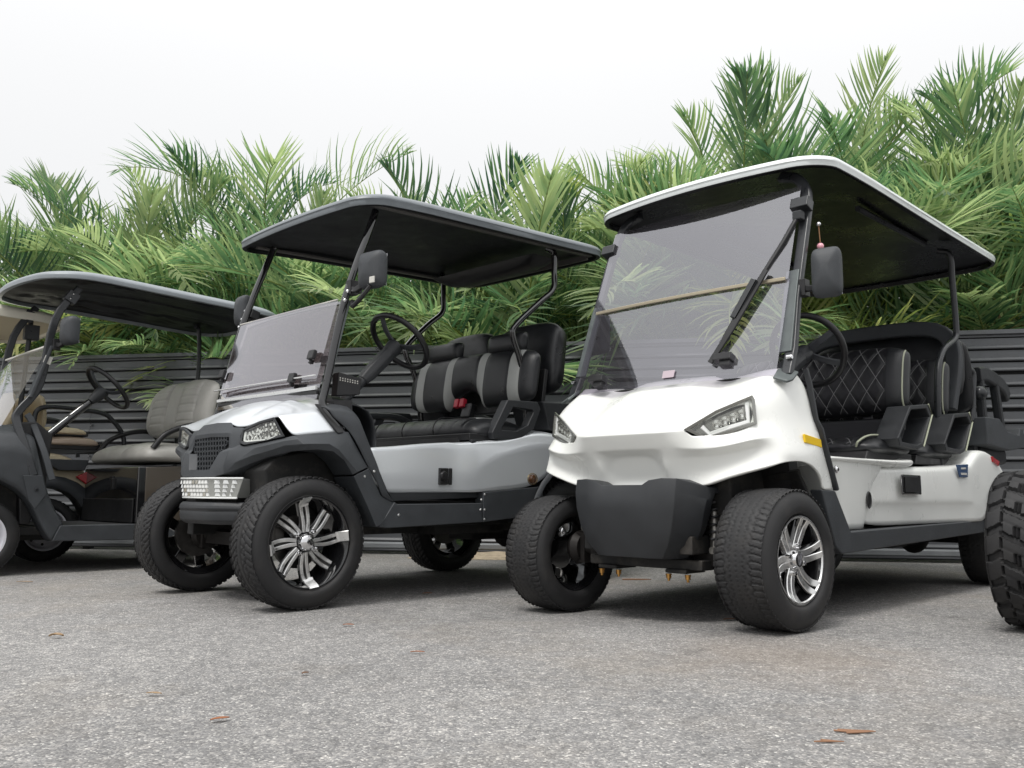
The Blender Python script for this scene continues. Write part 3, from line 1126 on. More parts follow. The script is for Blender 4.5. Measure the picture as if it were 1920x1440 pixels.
def side_mirror(parent, c, size, foot, arm_mid=None, ang=0.0, label=None):
    c = Vector(c)
    w, h, d = size
    g = MB()
    rows = []
    for i in range(9):
        a = i / 8
        k = [0.90, 0.98, 1.0, 1.0, 0.97, 0.92, 0.82, 0.62, 0.30][i]
        rows.append([Vector((-d / 2 + d * (a ** 0.8), k * w / 2 * (abs(math.cos(t)) ** 0.35) * (1 if math.cos(t) >= 0 else -1), k * h / 2 * (abs(math.sin(t)) ** 0.35) * (1 if math.sin(t) >= 0 else -1))) for t in [2 * pi * (j + 0.5) / 28 for j in range(28)]])
    g.grid(rows, closed_u=True)
    o0 = len(g.v)
    g.f.append(list(range(28))[::-1])
    g.m.append(0)
    g.f.append(list(range(8 * 28, 9 * 28)))
    g.m.append(0)
    M = Matrix.Translation(c) @ Matrix.Rotation(ang, 4, 'Z')
    g.v = [tuple(M @ Vector(v)) for v in g.v]
    mo = g.obj('side_mirror', PLASTIC, parent, angle=50)
    g = MB()
    g.box(tuple(M @ Vector((-d / 2 - 0.001, 0, 0))), (0.002, w * 0.84, h * 0.86), rot=(0, 0, ang))
    g.obj('mirror_glass', CHROME, mo, bevel=0.0008)
    g = MB()
    f = Vector(foot)
    g.beam(catmull([f, arm_mid or f.lerp(c, 0.5), c + Vector((0, 0, -h * 0.25))], 5), 0.022, 0.028)
    g.box(tuple(f), (0.045, 0.04, 0.07))
    g.obj('mirror_arm', BLACK, mo, bevel=0.004)
    if label:
        mo['label'] = label
    return mo

def frame_under(parent, xr, T, R, hz, front_axle=True, w=0.2):
    g = MB()
    for y in (-0.24, 0.24):
        g.box(((xr) / 2, y, hz - 0.03), (abs(xr) + 0.30, 0.06, 0.07))
    g.box((xr * 0.5, 0, hz), (abs(xr) - 0.5, 0.86, 0.05))
    g.obj('chassis_frame', DARK, parent, bevel=0.005)
    g = MB()
    g.tube([(0, -T / 2 + w * 0.35, R), (0, T / 2 - w * 0.35, R)], 0.028, 12, up=(1, 0, 0))
    g.box((0, 0, R - 0.01), (0.07, T * 0.62, 0.06))
    for s in (-1, 1):
        g.box((0.0, s * (T / 2 - w * 0.62), R), (0.07, 0.05, 0.13))
        g.lathe([(0.0, -0.03), (0.06, -0.03), (0.075, 0.0), (0.06, 0.03), (0, 0.03)], 16, M=Matrix.Translation((0, s * (T / 2 - w * 0.5), R)))
        g.tube([(-0.09, s * (T / 2 - w * 0.8), R - 0.02), (-0.09, 0, R - 0.03)], 0.012, 8, up=(1, 0, 0))
    g.obj('front_axle', mat('rusty_axle_steel', (0.018, 0.016, 0.015), 0.6, metal=0.5, var=(18, 0.5)), parent, angle=40)
    for s in (-1, 1):
        g = MB()
        a, b = Vector((0.03, s * 0.30, R + 0.02)), Vector((0.0, s * 0.27, R + 0.30))
        n = 60
        hel = []
        ax = (b - a)
        for i in range(n + 1):
            t = i / n
            p = a + ax * (0.15 + 0.7 * t)
            hel.append(p + Vector((0.030 * math.cos(t * 14 * pi), 0.030 * math.sin(t * 14 * pi), 0)))
        g.tube(hel, 0.006, 6)
        sp = g.obj('shock_absorber', mat('dark_spring_steel', (0.03, 0.03, 0.032), 0.35, metal=0.6), parent, angle=60)
        g = MB()
        g.tube([a, a.lerp(b, 0.55)], 0.022, 12, up=(1, 0, 0))
        g.tube([a.lerp(b, 0.4), b], 0.010, 10, up=(1, 0, 0))
        g.tube([a + Vector((0.03, 0, 0)), a - Vector((0.03, 0, 0))], 0.014, 10)
        g.obj('damper', mat('dull_aluminium', (0.28, 0.27, 0.25), 0.4, metal=0.9, var=(30, 0.2)), sp, angle=60)
    g = MB()
    g.tube([(xr, -T / 2 + w * 0.3, R), (xr, T / 2 - w * 0.3, R)], 0.038, 12, up=(1, 0, 0))
    g.sphere((xr, 0.1, R), 0.11, 16, sq=(1, 0.8, 1))
    g.box((xr + 0.22, 0.06, R + 0.05), (0.26, 0.2, 0.2))
    g.obj('rear_axle', DARK, parent, angle=40)

def inner_liner(parent, hw, arch, z_low=0.30, x0=0.26, x1=-0.40, mt=None):
    g = MB()
    g.prism([(x0, 0.60), (x0 - 0.06, z_low), (x1, z_low), (x1 - 0.02, 0.66), (-0.16, 0.70), (x0 - 0.06, 0.66)], -hw, hw)
    return g.obj('wheel_well_liner', mt or DARK, parent, bevel=0.01)

def cart_root(name, label, x, y, th, T, tilt=0.0):
    b = Vector((math.cos(th), -math.sin(th), 0))
    o = Vector((x, y, 0)) - b * T / 2
    r = thing(name, label, 'golf cart', tuple(o), math.atan2(-math.cos(th), -math.sin(th)), 'golf carts parked in a row')
    if tilt:
        r.rotation_mode = 'XYZ'
        r.rotation_euler = (tilt, 0, r.rotation_euler.z)
    return r

def half(cols, sgn):
    return [[(p[0], sgn * p[1], p[2]) for p in c] for c in cols]

def lens_poly(parent, name, pts, nrm, mt, depth=0.004, push=0.006):
    g = MB()
    n = Vector(nrm).normalized()
    P = [Vector(p) + n * push for p in pts]
    k = len(P)
    vs = P + [p + n * depth for p in P]
    g.add(vs, [tuple(range(k)), tuple(range(2 * k - 1, k - 1, -1))] + [(i, (i + 1) % k, (i + 1) % k + k, i + k) for i in range(k)])
    return g.obj(name, mt, parent, bevel=min(0.003, depth * 0.3))

def poly_frame(pts, nrm, inset, m=0, g=None, h=0.012, push=0.0):
    """raised frame ring following a polygon"""
    g = g or MB()
    n = Vector(nrm).normalized()
    P = [Vector(p) + n * push for p in pts]
    c = sum(P, Vector()) / len(P)
    k = len(P)
    Q = []
    for i, p in enumerate(P):
        a = (P[i - 1] - p).normalized()
        b = (P[(i + 1) % k] - p).normalized()
        d = (a + b)
        if d.length < 1e-3:
            d = (c - p)
        d.normalize()
        if d.dot(c - p) < 0:
            d = -d
        s = max(0.35, abs(a.cross(d).length))
        Q.append(p + d * inset / s)
    rows = [P, [p + n * h for p in P], [p + n * h for p in Q], Q]
    g.grid([[r[i] for i in range(k)] for r in rows], m, closed_u=True)
    return g, Q

# ================================================================ WHITE six-seat cart
W = cart_root('golf_cart', 'white six-seat cart with sculpted front, tilted lilac windscreen and white roof', 0.9845, 3.2937, 0.788, 1.072)
HW = 1.072 / 2
g0 = wheel(W, 'wheel', (0, HW, 0.260), 0.260, 0.160, 0.232, 'turf', 'machined_pairs', steer=-0.06)
wheel(W, 'wheel', (0, -HW, 0.260 - 0.028), 0, 0, 0, '', '', steer=-0.06, side=-1, proto=g0)
wheel(W, 'wheel', (-2.49, HW, 0.260), 0, 0, 0, '', '', proto=g0)
wheel(W, 'wheel', (-2.49, -HW, 0.260), 0, 0, 0, '', '', side=-1, proto=g0)
frame_under(W, -2.49, 1.07, 0.26, 0.33, w=0.23)

# sculpted front cowl: columns from the centre line out to the side and back to the door opening
COLS = [
    [(-.185, 0, 1.000), (.06, 0, .900), (.240, 0, .735), (.228, 0, .712), (.204, 0, .672), (.154, 0, .650), (.118, 0, .552), (.130, 0, .524)],
    [(-.185, .125, 1.000), (.06, .125, .900), (.238, .125, .735), (.226, .125, .712), (.203, .125, .672), (.154, .125, .650), (.118, .130, .552), (.130, .130, .524)],
    [(-.187, .165, .998), (.055, .165, .897), (.233, .165, .735), (.222, .165, .712), (.202, .165, .672), (.184, .160, .643), (.148, .162, .562), (.132, .165, .524)],
    [(-.188, .20, .995), (.045, .20, .893), (.230, .205, .735), (.218, .215, .716), (.198, .225, .676), (.172, .215, .640), (.142, .205, .565), (.130, .20, .524)],
    [(-.190, .265, .978), (.010, .285, .885), (.194, .27, .742), (.178, .300, .716), (.168, .318, .663), (.130, .31, .638), (.104, .305, .575), (.118, .311, .524)],
    [(-.150, .37, .985), (.005, .39, .902), (.138, .385, .812), (.114, .415, .722), (.150, .428, .672), (.106, .42, .650), (.100, .415, .605), (.134, .405, .560)],
    [(-.115, .48, .992), (-.03, .49, .935), (.070, .500, .868), (.074, .515, .750), (.106, .532, .702), (.066, .535, .680), (.062, .550, .640), (.080, .574, .600)],
    [(-.150, .52, .992), (-.09, .545, .930), (-.01, .550, .865), (-.01, .562, .770), (.03, .575, .712), (.03, .592, .675), (.03, .603, .645), (.015, .602, .618)],
    [(-.178, .53, .993), (-.15, .565, .930), (-.12, .572, .850), (-.12, .576, .790), (-.09, .590, .718), (-.09, .604, .678), (-.09, .612, .650), (-.10, .612, .624)],
    [(-.205, .525, .992), (-.212, .572, .932), (-.232, .582, .840), (-.240, .588, .790), (-.252, .597, .752), (-.235, .606, .690), (-.210, .612, .640), (-.185, .612, .603)],
]
LEG = [[(-.252, .597, .752), (-.235, .606, .690), (-.210, .612, .640), (-.185, .612, .603)],
       [(-.270, .597, .728), (-.272, .604, .670), (-.262, .608, .612), (-.240, .610, .568)],
       [(-.320, .598, .620), (-.308, .602, .590), (-.290, .604, .565), (-.258, .608, .540)],
       [(-.366, .599, .517), (-.340, .602, .517), (-.300, .604, .517), (-.263, .607, .517)]]
g = MB()
HOLE = {(4, 2), (5, 2)}
for sgn in (1, -1):
    cols = half(COLS, sgn)
    for j in range(len(cols) - 1):
        for i in range(7):
            if (j, i) in HOLE:
                continue
            q = [cols[j][i], cols[j + 1][i], cols[j + 1][i + 1], cols[j][i + 1]]
            g.add(q, [(0, 1, 2, 3) if sgn > 0 else (3, 2, 1, 0)])
    lg = half(LEG, sgn)
    for a in range(3):
        for i in range(3):
            q = [lg[a][i], lg[a + 1][i], lg[a + 1][i + 1], lg[a][i + 1]]
            g.add(q, [(0, 1, 2, 3) if sgn > 0 else (3, 2, 1, 0)])
def wcrease(a, b):
    def near(p, q, e=0.004):
        return (Vector((p[0], abs(p[1]), p[2])) - Vector(q)).length < e
    def on(row, lo, hi, c):
        for j in range(lo, hi):
            if (near(a, COLS[j][row]) and near(b, COLS[j + 1][row])) or (near(b, COLS[j][row]) and near(a, COLS[j + 1][row])):
                return c
        return 0
    def vert(c, i0, i1, v):
        for i in range(i0, i1):
            if (near(a, COLS[c][i]) and near(b, COLS[c][i + 1])) or (near(b, COLS[c][i]) and near(a, COLS[c][i + 1])):
                return v
        return 0
    return max(on(2, 0, 4, 0.9), on(2, 4, 6, 1.0), on(3, 4, 6, 1.0), on(3, 3, 4, .5), on(4, 3, 6, 1.0), on(4, 6, 7, 0.7), on(4, 0, 2, 0.8), on(5, 0, 1, 0.6), on(5, 3, 6, .5), on(7, 0, 8, .9),
               vert(4, 2, 3, 1.0), vert(6, 2, 3, 1.0), vert(1, 5, 6, .4), vert(2, 5, 6, .5))
cowl = g.obj('front_cowl', WHITE, W, sub=3, solid=0.012, crease=wcrease)
# black windscreen cowl filling the notch behind the bonnet
g = MB()
rows = []
for i in range(13):
    y = -0.46 + 0.92 * i / 12
    rows.append([(-0.155, y, 0.955), (-0.17, y, 0.985 + 0.016 * math.cos(y * 5)), (-0.24, y, 1.012 + 0.012 * math.cos(y * 5)), (-0.40, y, 1.0), (-0.46, y, 0.93), (-0.46, y, 0.72)])
g.grid(rows)
g.obj('dashboard', PLASTIC_D, W, sub=1, solid=0.006)
g = MB()
g.prism([(-0.14, 0.97), (-0.20, 0.985), (-0.25, 0.72), (-0.30, 0.34), (-0.24, 0.34), (-0.18, 0.70)], -0.50, 0.50)
g.obj('firewall', BLACK, W)

for sgn in (1, -1):
    HL = [(.192, .272, .742), (.140, .383, .812), (.070, .500, .868), (.066, .508, .850), (.072, .517, .757), (.112, .415, .722), (.142, .340, .702)]
    HLp = [(p[0], sgn * p[1], p[2]) for p in HL]
    nrm = Vector((0.86, sgn * 0.46, 0.12)).normalized()
    g, inner = poly_frame(HLp, nrm, 0.012, h=0.006, push=0.002)
    hl = g.obj('headlight', LAMP_D, W, bevel=0.0015)
    k = len(inner)
    # housing pocket
    g = MB()
    back = [p - nrm * 0.045 + (sum(inner, Vector()) / k - p) * 0.12 for p in inner]
    g.grid([inner, back], 0, closed_u=True)
    g.add(back, [tuple(range(k))], 1)
    g.obj('housing', [LAMP_G, LAMP_D], hl, angle=20, recalc=False)
    # light guide strip: along the bottom and up the outer edge
    g = MB()
    cen = sum(inner, Vector()) / k
    pth = [inner[0].lerp(cen, 0.30), inner[6].lerp(cen, 0.16), inner[5].lerp(cen, 0.26), inner[4].lerp(cen, 0.20), inner[3].lerp(cen, 0.20), inner[2].lerp(cen, 0.16)]
    g.beam([p - nrm * 0.006 for p in pth], 0.018, 0.014, up=tuple(nrm))
    g.obj('light_guide', LAMP_W, hl, bevel=0.002)
    g = MB()
    for q in range(4):
        a = inner[0].lerp(inner[6], 0.5).lerp(inner[2].lerp(inner[4], 0.5), 0.34 + 0.155 * q)
        Mr = Matrix.Translation(a - nrm * 0.026 + Vector((0, 0, 0.006))) @ nrm.to_track_quat('Y', 'Z').to_matrix().to_4x4()
        g.lathe([(0.0, -0.008), (0.009, -0.004), (0.018, 0.010), (0.019, 0.011)], 12, M=Mr)
        g.box(tuple(a - nrm * 0.022 + Vector((0, sgn * 0.016, 0.004))), (0.03, 0.003, 0.04 + 0.008 * q), rot=(0, 0.2, 0))
    g.obj('reflector_bowls', LAMP_G, hl, angle=30)
    g = MB()
    g.add([p + nrm * 0.0015 for p in inner], [tuple(range(k))])
    g.obj('lens', LENS, hl)

# lower skid bumper
def bump_cols():
    c = []
    for y, xs_, zt in ((0, .245, .532), (.10, .245, .532), (.135, .247, .550), (.19, .240, .558), (.25, .225, .556), (.325, .125, .525)):
        b = y / .325
        c.append([(xs_ - .10, y, zt - 0.004), (xs_ - .008, y, zt), (xs_ + .018 - .02 * b, y, zt - .05), (xs_ + .02 - .02 * b, y * 0.97, .44), (xs_ + .005 - .01 * b, y * 0.90, .36), (xs_ - .015, y * 0.80, .30), (xs_ - .035, y * 0.64, .247), (xs_ - .09, y * 0.62, .242)])
    c.append([(0.03, .33, .50), (.07, .33, .50), (.085, .325, .47), (.08, .31, .42), (.08, .288, .36), (.07, .25, .30), (.06, .205, .26), (.04, .19, .26)])
    return c
g = MB()
BC = bump_cols()
for sgn in (1, -1):
    cols = half(BC, sgn)
    for j in range(len(cols) - 1):
        for i in range(7):
            g.add([cols[j][i], cols[j + 1][i], cols[j + 1][i + 1], cols[j][i + 1]], [(0, 1, 2, 3)])
g.obj('front_bumper', PLASTIC_D, W, solid=0.010, bevel=0.010, seg=3)
# wheel wells and struts behind
inner_liner(W, 0.38, None, 0.30, 0.06, -0.30)
for s in (-1, 1):
    g = MB()
    g.beam([(-0.20, s * 0.47, 0.585), (-0.29, s * 0.50, 0.40)], 0.02, 0.14, up=(0, 1, 0))
    g.obj('fender_liner', DARK, W, bevel=0.004)
g = MB()
g.box((0.0, 0, 0.222), (0.20, 0.56, 0.04))
for s in (-1, 1):
    g.box((0.05, s * 0.17, 0.196), (0.14, 0.10, 0.016))
g.obj('spring_plate', DARK, W, bevel=0.006)
for s in (-1, 1):
    for q in (-0.045, 0.045):
        g = MB()
        Mr = Matrix.Translation((0.10, s * 0.17 + q, 0.172)) @ Matrix.Rotation(pi / 2, 4, 'X')
        g.lathe([(0.0, -0.016), (0.0055, -0.016), (0.0055, -0.006), (0.0105, -0.006), (0.0105, 0.006), (0.0125, 0.007), (0.0125, 0.012), (0, .012)], 8, M=Mr)
        g.obj('brass_bolt', BRASS, W)

# rocker and floor
for s in (1, -1):
    g = MB()
    g.prism([(-0.249, 0.516), (-0.370, 0.512), (-0.497, 0.347), (-2.173, 0.366), (-2.16, 0.301), (-0.407, 0.261), (-0.357, 0.292)], s * 0.555, s * 0.606)
    g.obj('rocker_panel', PLASTIC, W, bevel=0.006)
g = MB()
g.box((-1.25, 0, 0.335), (1.80, 1.10, 0.03))
g.obj('floor', BLACK, W, bevel=0.004)
g = MB()
g.box((-1.55, 0, 0.30), (0.40, 0.7, 0.14))
g.box((-2.05, 0.1, 0.33), (0.7, 0.7, 0.10))
g.obj('underbody', DARK, W, bevel=0.01)

# white seat pod (left and right) with overhanging lip
for s in (1, -1):
    g = MB()
    rows = []
    for (zt, xf, xb, yo) in ((.645, -.385, -.985, .575), (.60, -.40, -.965, .572), (.55, -.425, -.885, .568), (.46, -.475, -.84, .562), (.352, -.540, -.785, .556)):
        rows.append([(xf, s * (yo - .20), zt), (xf - .004, s * (yo - .01), zt), (xf - .03, s * yo, zt), ((xf + xb) / 2, s * yo, zt), (xb + .05, s * yo, zt), (xb + .012, s * (yo - .02), zt), (xb, s * (yo - .10), zt), (xb, s * (yo - .30), zt)])
    g.grid(rows)
    g.obj('front_seat_pod', WHITE, W, sub=2, solid=0.006)
    g = MB()
    Mr = Matrix.Translation((-0.775, s * 0.5665, 0.475)) @ Matrix.Rotation(0.0, 4, 'X') @ Matrix.Scale(0.62, 4, (1, 0, 0))
    g.lathe([(0.0, 0.0), (0.030, 0.0), (0.034, 0.004 * s), (0.038, 0.0)], 28, M=Mr)
    g.obj('oval_vent', BLACK, W)
    g = MB()
    g.lathe([(0.0, 0.010), (0.008, 0.009), (0.011, 0.004), (0.016, 0.002), (0.016, 0.0)], 16, M=Matrix.Translation((-0.455, s * 0.573, 0.600)) @ Matrix.Rotation(0 if s > 0 else pi, 4, 'X'))
    g.obj('key_lock', CHROME, W)
    # lip under the front bench
    g = MB()
    rows = []
    for x, dz, yo in ((-.375, 0, .585), (-.60, 0, .592), (-.90, .0, .598), (-1.15, .004, .60), (-1.29, .012, .585), (-1.33, .02, .52)):
        b = min(1, max(0, (-x - 0.9) / 0.4))
        rows.append([(x, s * .30, .655 + dz), (x, s * (yo - .02), .656 + dz), (x, s * yo, .650 + dz), (x, s * yo, .640 + dz - .012 * b), (x, s * (yo - .03), .622 - .02 * b * (1 - b) * 4 + dz), (x, s * .35, .60 - .02 * b)])
    g.grid(rows)
    g.obj('seat_base_lip', WHITE, W, sub=2, solid=0.004)
    # rear body side
    g = MB()
    rows = []
    st = [(-.975, .618), (-1.20, .628), (-1.55, .640), (-1.90, .660), (-1.965, .665), (-2.03, .705), (-2.106, .742), (-2.20, .752), (-2.31, .738), (-2.42, .70), (-2.50, .65)]
    for x, zt in st:
        # lower limit follows the wheel arch
        if x > -2.16:
            zb = .362
        elif x > -2.25:
            zb = .50
        elif x > -2.33:
            zb = .575
        else:
            zb = .60
        bulge = 0.0 if x > -1.9 else 0.016
        step = -0.012 if x > -1.92 else 0.0
        xl = x
        if x == -.975:
            x = xl = -.70
        if x == -1.20:
            x = xl = -1.02
        zc = .462
        bulge -= .028 * max(0, (x + 1.35) / .4) if x > -1.35 else 0
        rows.append([(x, s * .35, zt - .002), (x, s * (.585 + bulge), zt), (x, s * (.598 + bulge), zt - .012), (x * .4 + xl * .6 if x > -1.3 else x, s * (.600 + bulge), max(zc + .03, zb + .03) if x > -2.2 else zt * .5 + zb * .5), (xl, s * (.600 + bulge), max(zc, zb + .02)), (xl, s * (.600 + step + bulge), max(zc - .012, zb + .01)), (xl if x > -2.1 else -2.172 if x > -2.15 else x, s * (.596 + step + bulge), zb)])
    g.grid(rows)
    g.obj('rear_body_panel', WHITE, W, sub=2, solid=0.006, crease=lambda a, b: 0.8 if abs(a.y - b.y) < 0.004 and abs(a.z - b.z) < 0.03 and (0.44 < a.z < 0.48) else 0.0)
    g = MB()
    rows = []
    for k in range(13):
        a = pi * (0.02 + 0.80 * k / 12)
        rows.append([(-2.49 + 0.335 * math.cos(a), s * yy, 0.275 + 0.335 * math.sin(a)) for yy in (.40, .60, .618, .618)])
    for r in rows:
        r[3] = (r[3][0] + (r[3][0] + 2.49) * 0.05, r[3][1], r[3][2] + (r[3][2] - .275) * 0.05)
    g.grid(rows)
    g.obj('rear_arch_liner', BLACK, W, solid=0.004)
    # small fittings
    g = MB()
    g.box((-1.165, s * .602, .545), (.225, .010, .092))
    hb = g.obj('charge_hatch', GLOSS_BLACK, W, bevel=0.008)
    g = MB()
    g.prism([(-1.075, .58), (-1.255, .58), (-1.255, .51), (-1.075, .51)], s * .6085, s * .611)
    for dx in (-.10, .10):
        for dz in (-.04, .04):
            g.lathe([(0, .0035), (.004, .003), (.005, 0)], 8, M=Matrix.Translation((-1.154 + dx, s * .608, .545 + dz)))
    g.obj('hatch_frame', BLACK, hb)
    g = MB()
    g.prism([(-1.725, .652), (-1.905, .660), (-1.885, .592), (-1.765, .590)], s * .6165, s * .6205)
    bd = g.obj('emblem_plate', BLUE, W, bevel=0.002)
    g = MB()
    g.prism([(-1.79, .640), (-1.86, .642), (-1.86, .633), (-1.79, .631)], s * .6208, s * .6220)
    g.prism([(-1.78, .613), (-1.87, .614), (-1.868, .603), (-1.785, .602)], s * .6208, s * .6220)
    g.obj('emblem_print', PALE, bd)
    g = MB()
    g.prism([(-2.30, .715), (-2.42, .690), (-2.40, .662), (-2.31, .685)], s * .612, s * .624)
    g.obj('rear_reflector', RED, W, bevel=0.003)
    g = MB()
    g.prism([(-.125, .727), (-.262, .712), (-.268, .680), (-.130, .694)], s * .597, s * .6065)
    g.obj('side_reflector', YELLOW, W, bevel=0.002)
    g = MB()
    g.beam([(-.212, s * .577, .99), (-.222, s * .586, .932), (-.246, s * .594, .79), (-.262, s * .606, .752), (-.32, s * .606, .625), (-.376, s * .606, .515)], 0.016, 0.022, up=(0, 1, 0))
    g.obj('cowl_edge_trim', PLASTIC_D, W, bevel=0.004)

# windscreen posts, panes and fittings
WP = [(-.105, .552, .955), (-.165, .547, 1.07), (-.239, .535, 1.30), (-.392, .523, 1.703), (-.425, .505, 1.80), (-.435, .46, 1.865), (-.445, .38, 1.895)]
for s in (1, -1):
    g = MB()
    g.beam([(p[0], s * p[1], p[2]) for p in WP[:4] ] + [(p[0], s * p[1], p[2]) for p in catmull(WP[3:], 4)[1:]], 0.030, 0.046, up=(0, 1, 0))
    pst = g.obj('windscreen_post', STEEL_BLACK, W, bevel=0.004)
    g = MB()
    g.prism([(-.025, -.045), (.045, -.035), (.050, .025), (.025, .038), (-.04, .035), (-.05, -.02)], 0, .012, axis='z')
    Mf = Matrix.Translation((-.098, s * .552, .952)) @ Matrix.Rotation(0.55, 4, 'Y') @ Matrix.Rotation(s * -0.35, 4, 'X')
    g.v = [tuple(Mf @ Vector(v)) for v in g.v]
    g.obj('post_foot', POST_GREY, pst, bevel=0.005)
    g = MB()
    g.beam([(-.140, s * .530, 1.055), (-.222, s * .520, 1.30), (-.262, s * .516, 1.41)], 0.058, 0.012, up=(1, 0, 0.35))
    g.obj('post_cover', POST_GREY, pst, bevel=0.003)
    g = MB()
    g.box((-.362, s * .515, 1.715), (.055, .080, .050), rot=(0, -0.35, 0))
    g.obj('glass_clamp', STEEL_BLACK, pst, bevel=0.004)
    g = MB()
    g.lathe([(0, .022), (.008, .022), (.010, .016), (.010, 0)], 12, M=Matrix.Translation((-.12, s * .548, 1.03)) @ Matrix.Rotation(0 if s > 0 else pi, 4, 'X'))
    g.obj('post_bolt', CHROME, pst)
def wpt(z, y, off=0.0):
    x = -.085 - (z - .93) * (.300 / .80)
    return (x + off * .936, y, z + off * .35)
def pane(z0, z1, hw0, hw1, off=0.0, th=0.005, parent=None, bowd=0.03):
    g = MB()
    rows = []
    for i in range(7):
        z = z0 + (z1 - z0) * i / 6
        h = hw0 + (hw1 - hw0) * i / 6
        rows.append([tuple(Vector(wpt(z, h * (-1 + 2 * j / 16), off)) + Vector((bowd * (1 - (-1 + 2 * j / 16) ** 2), 0, 0))) for j in range(17)])
    g.grid(rows)
    return g.obj('windscreen_pane', GLASS_W, parent, angle=60)
pane(.955, 1.365, .520, .513, 0.015, parent=W)
up_ = pane(1.362, 1.80, .513, .505, 0.026, parent=W)
up_['label'] = 'upper hinged windscreen pane'
g = MB()
g.beam([tuple(Vector(wpt(1.365, .500 * (-1 + 2 * j / 12), 0.024)) + Vector((.03 * (1 - (-1 + 2 * j / 12) ** 2), 0, 0))) for j in range(13)], 0.012, 0.016, up=(0, 0, 1))
g.obj('hinge_strip', STRIP, W, bevel=0.002)
for y, z in ((-.37, 1.005), (.29, 1.035)):
    g = MB()
    g.box(wpt(z, y, .045), (.045, .085, .03), rot=(0, -.35, 0))
    g.box(wpt(z - .02, y + .01, .03), (.05, .05, .03), rot=(0, -.35, 0))
    g.box(wpt(z + .02, y - .02, .04), (.03, .05, .012), rot=(0, -.35, 0))
    g.obj('windscreen_latch', BLACK, W, bevel=0.003)
g = MB()
g.box(wpt(.99, .03, .050), (.001, .060, .034), rot=(0, -.36, 0))
g.obj('sticker', STICKER, W)
g = MB()
g.beam([(-.330, .515, 1.665), (-.275, .470, 1.545), (-.205, .375, 1.36), (-.160, .325, 1.25)], 0.018, 0.016, up=(1, 0, .4))
wi = g.obj('wiper_arm', BLACK, W, bevel=0.004)
g = MB()
g.beam([(-.185, .385, 1.38), (-.135, .310, 1.22)], 0.034, 0.030, up=(1, 0, .4))
g.obj('wiper_motor', PLASTIC_D, wi, bevel=0.006)
g = MB()
g.box((-.33, .515, 1.660), (.04, .04, .04))
g.obj('wiper_pivot', PLASTIC_D, wi, bevel=0.006)
g = MB()
g.beam([(-.205, .425, 1.42), (-.115, .315, 1.18), (-.065, .235, 1.035)], 0.010, 0.026, up=(0, 1, 0))
g.beam([(-.170, .345, 1.30), (-.080, .245, 1.06)], 0.018, 0.014, up=(0, 1, 0))
g.obj('wiper_blade', BLACK, wi, bevel=0.002)
side_mirror(W, (-.19, .690, 1.36), (.115, .200, .08), (-.262, .555, 1.33), (-.235, .62, 1.315), ang=0.2)
side_mirror(W, (-.36, -.60, 1.30), (.10, .20, .08), (-.262, -.545, 1.30), (-.30, -.57, 1.30), ang=-0.25)

# roof and its rear posts
canopy('roof', W, ROOF_WHITE, LINER, -2.72, -.36, .625, 1.935, 1.955, crown=.085, th=.058, bow=.10, cr=.14, dark_from=10, label='white moulded roof with black underside')
for s in (1, -1):
    g = MB()
    g.tube(catmull([(-2.17, s * .44, 1.90), (-2.19, s * .50, 1.87), (-2.21, s * .50, 1.72), (-2.225, s * .50, 1.46), (-2.19, s * .50, 1.38), (-1.98, s * .50, 1.28), (-1.88, s * .50, 1.10), (-1.90, s * .48, .66)], 6), .0175, 12, up=(0, 1, 0))
    g.obj('rear_roof_post', STEEL_BLACK, W, angle=60)
    g = MB()
    g.tube(catmull([(-1.0 - .2, s * .40, 1.93), (-2.1, s * .40, 1.935)], 2), .016, 8)
    g.obj('roof_rail', STEEL_BLACK, W)

# quilted benches
def diamond(W_, H_, u0=.78, pitch=.088, dep=.007):
    def f(u, v, y, z):
        if abs(u) > u0:
            return 0.004
        a = ((y + z * 0.62) / pitch) % 1
        b = ((y - z * 0.62) / pitch) % 1
        d = min(min(a, 1 - a), min(b, 1 - b)) * pitch
        return -dep * max(0, 1 - d / 0.020) ** 1.6
    return f
def quilt_mat():
    m = mat('black_quilted_vinyl', (0.014, 0.014, 0.016), 0.38, bump=(420, 0.35), spec=0.5)
    N, K = nt(m)
    b = N['Principled BSDF']
    uv = N.new('ShaderNodeUVMap')
    uv.uv_map = 'seat'
    sp = N.new('ShaderNodeSeparateXYZ')
    K.new(uv.outputs[0], sp.inputs[0])
    outs = []
    for sg in (0.62, -0.62):
        a = N.new('ShaderNodeMath'); a.operation = 'MULTIPLY_ADD'; a.inputs[1].default_value = sg
        K.new(sp.outputs[1], a.inputs[0]); K.new(sp.outputs[0], a.inputs[2])
        d = N.new('ShaderNodeMath'); d.operation = 'DIVIDE'; d.inputs[1].default_value = .088
        K.new(a.outputs[0], d.inputs[0])
        p = N.new('ShaderNodeMath'); p.operation = 'PINGPONG'; p.inputs[1].default_value = .5
        K.new(d.outputs[0], p.inputs[0])
        outs.append(p.outputs[0])
    mn = N.new('ShaderNodeMath'); mn.operation = 'MINIMUM'
    K.new(outs[0], mn.inputs[0]); K.new(outs[1], mn.inputs[1])
    lt = N.new('ShaderNodeMath'); lt.operation = 'LESS_THAN'; lt.inputs[1].default_value = .022
    K.new(mn.outputs[0], lt.inputs[0])
    mx = N.new('ShaderNodeMix'); mx.data_type = 'RGBA'
    mx.inputs['A'].default_value = (.014, .014, .016, 1)
    mx.inputs['B'].default_value = (.20, .20, .20, 1)
    K.new(lt.outputs[0], mx.inputs['Factor'])
    K.new(mx.outputs['Result'], b.inputs['Base Color'])
    return m
QUILT = quilt_mat()
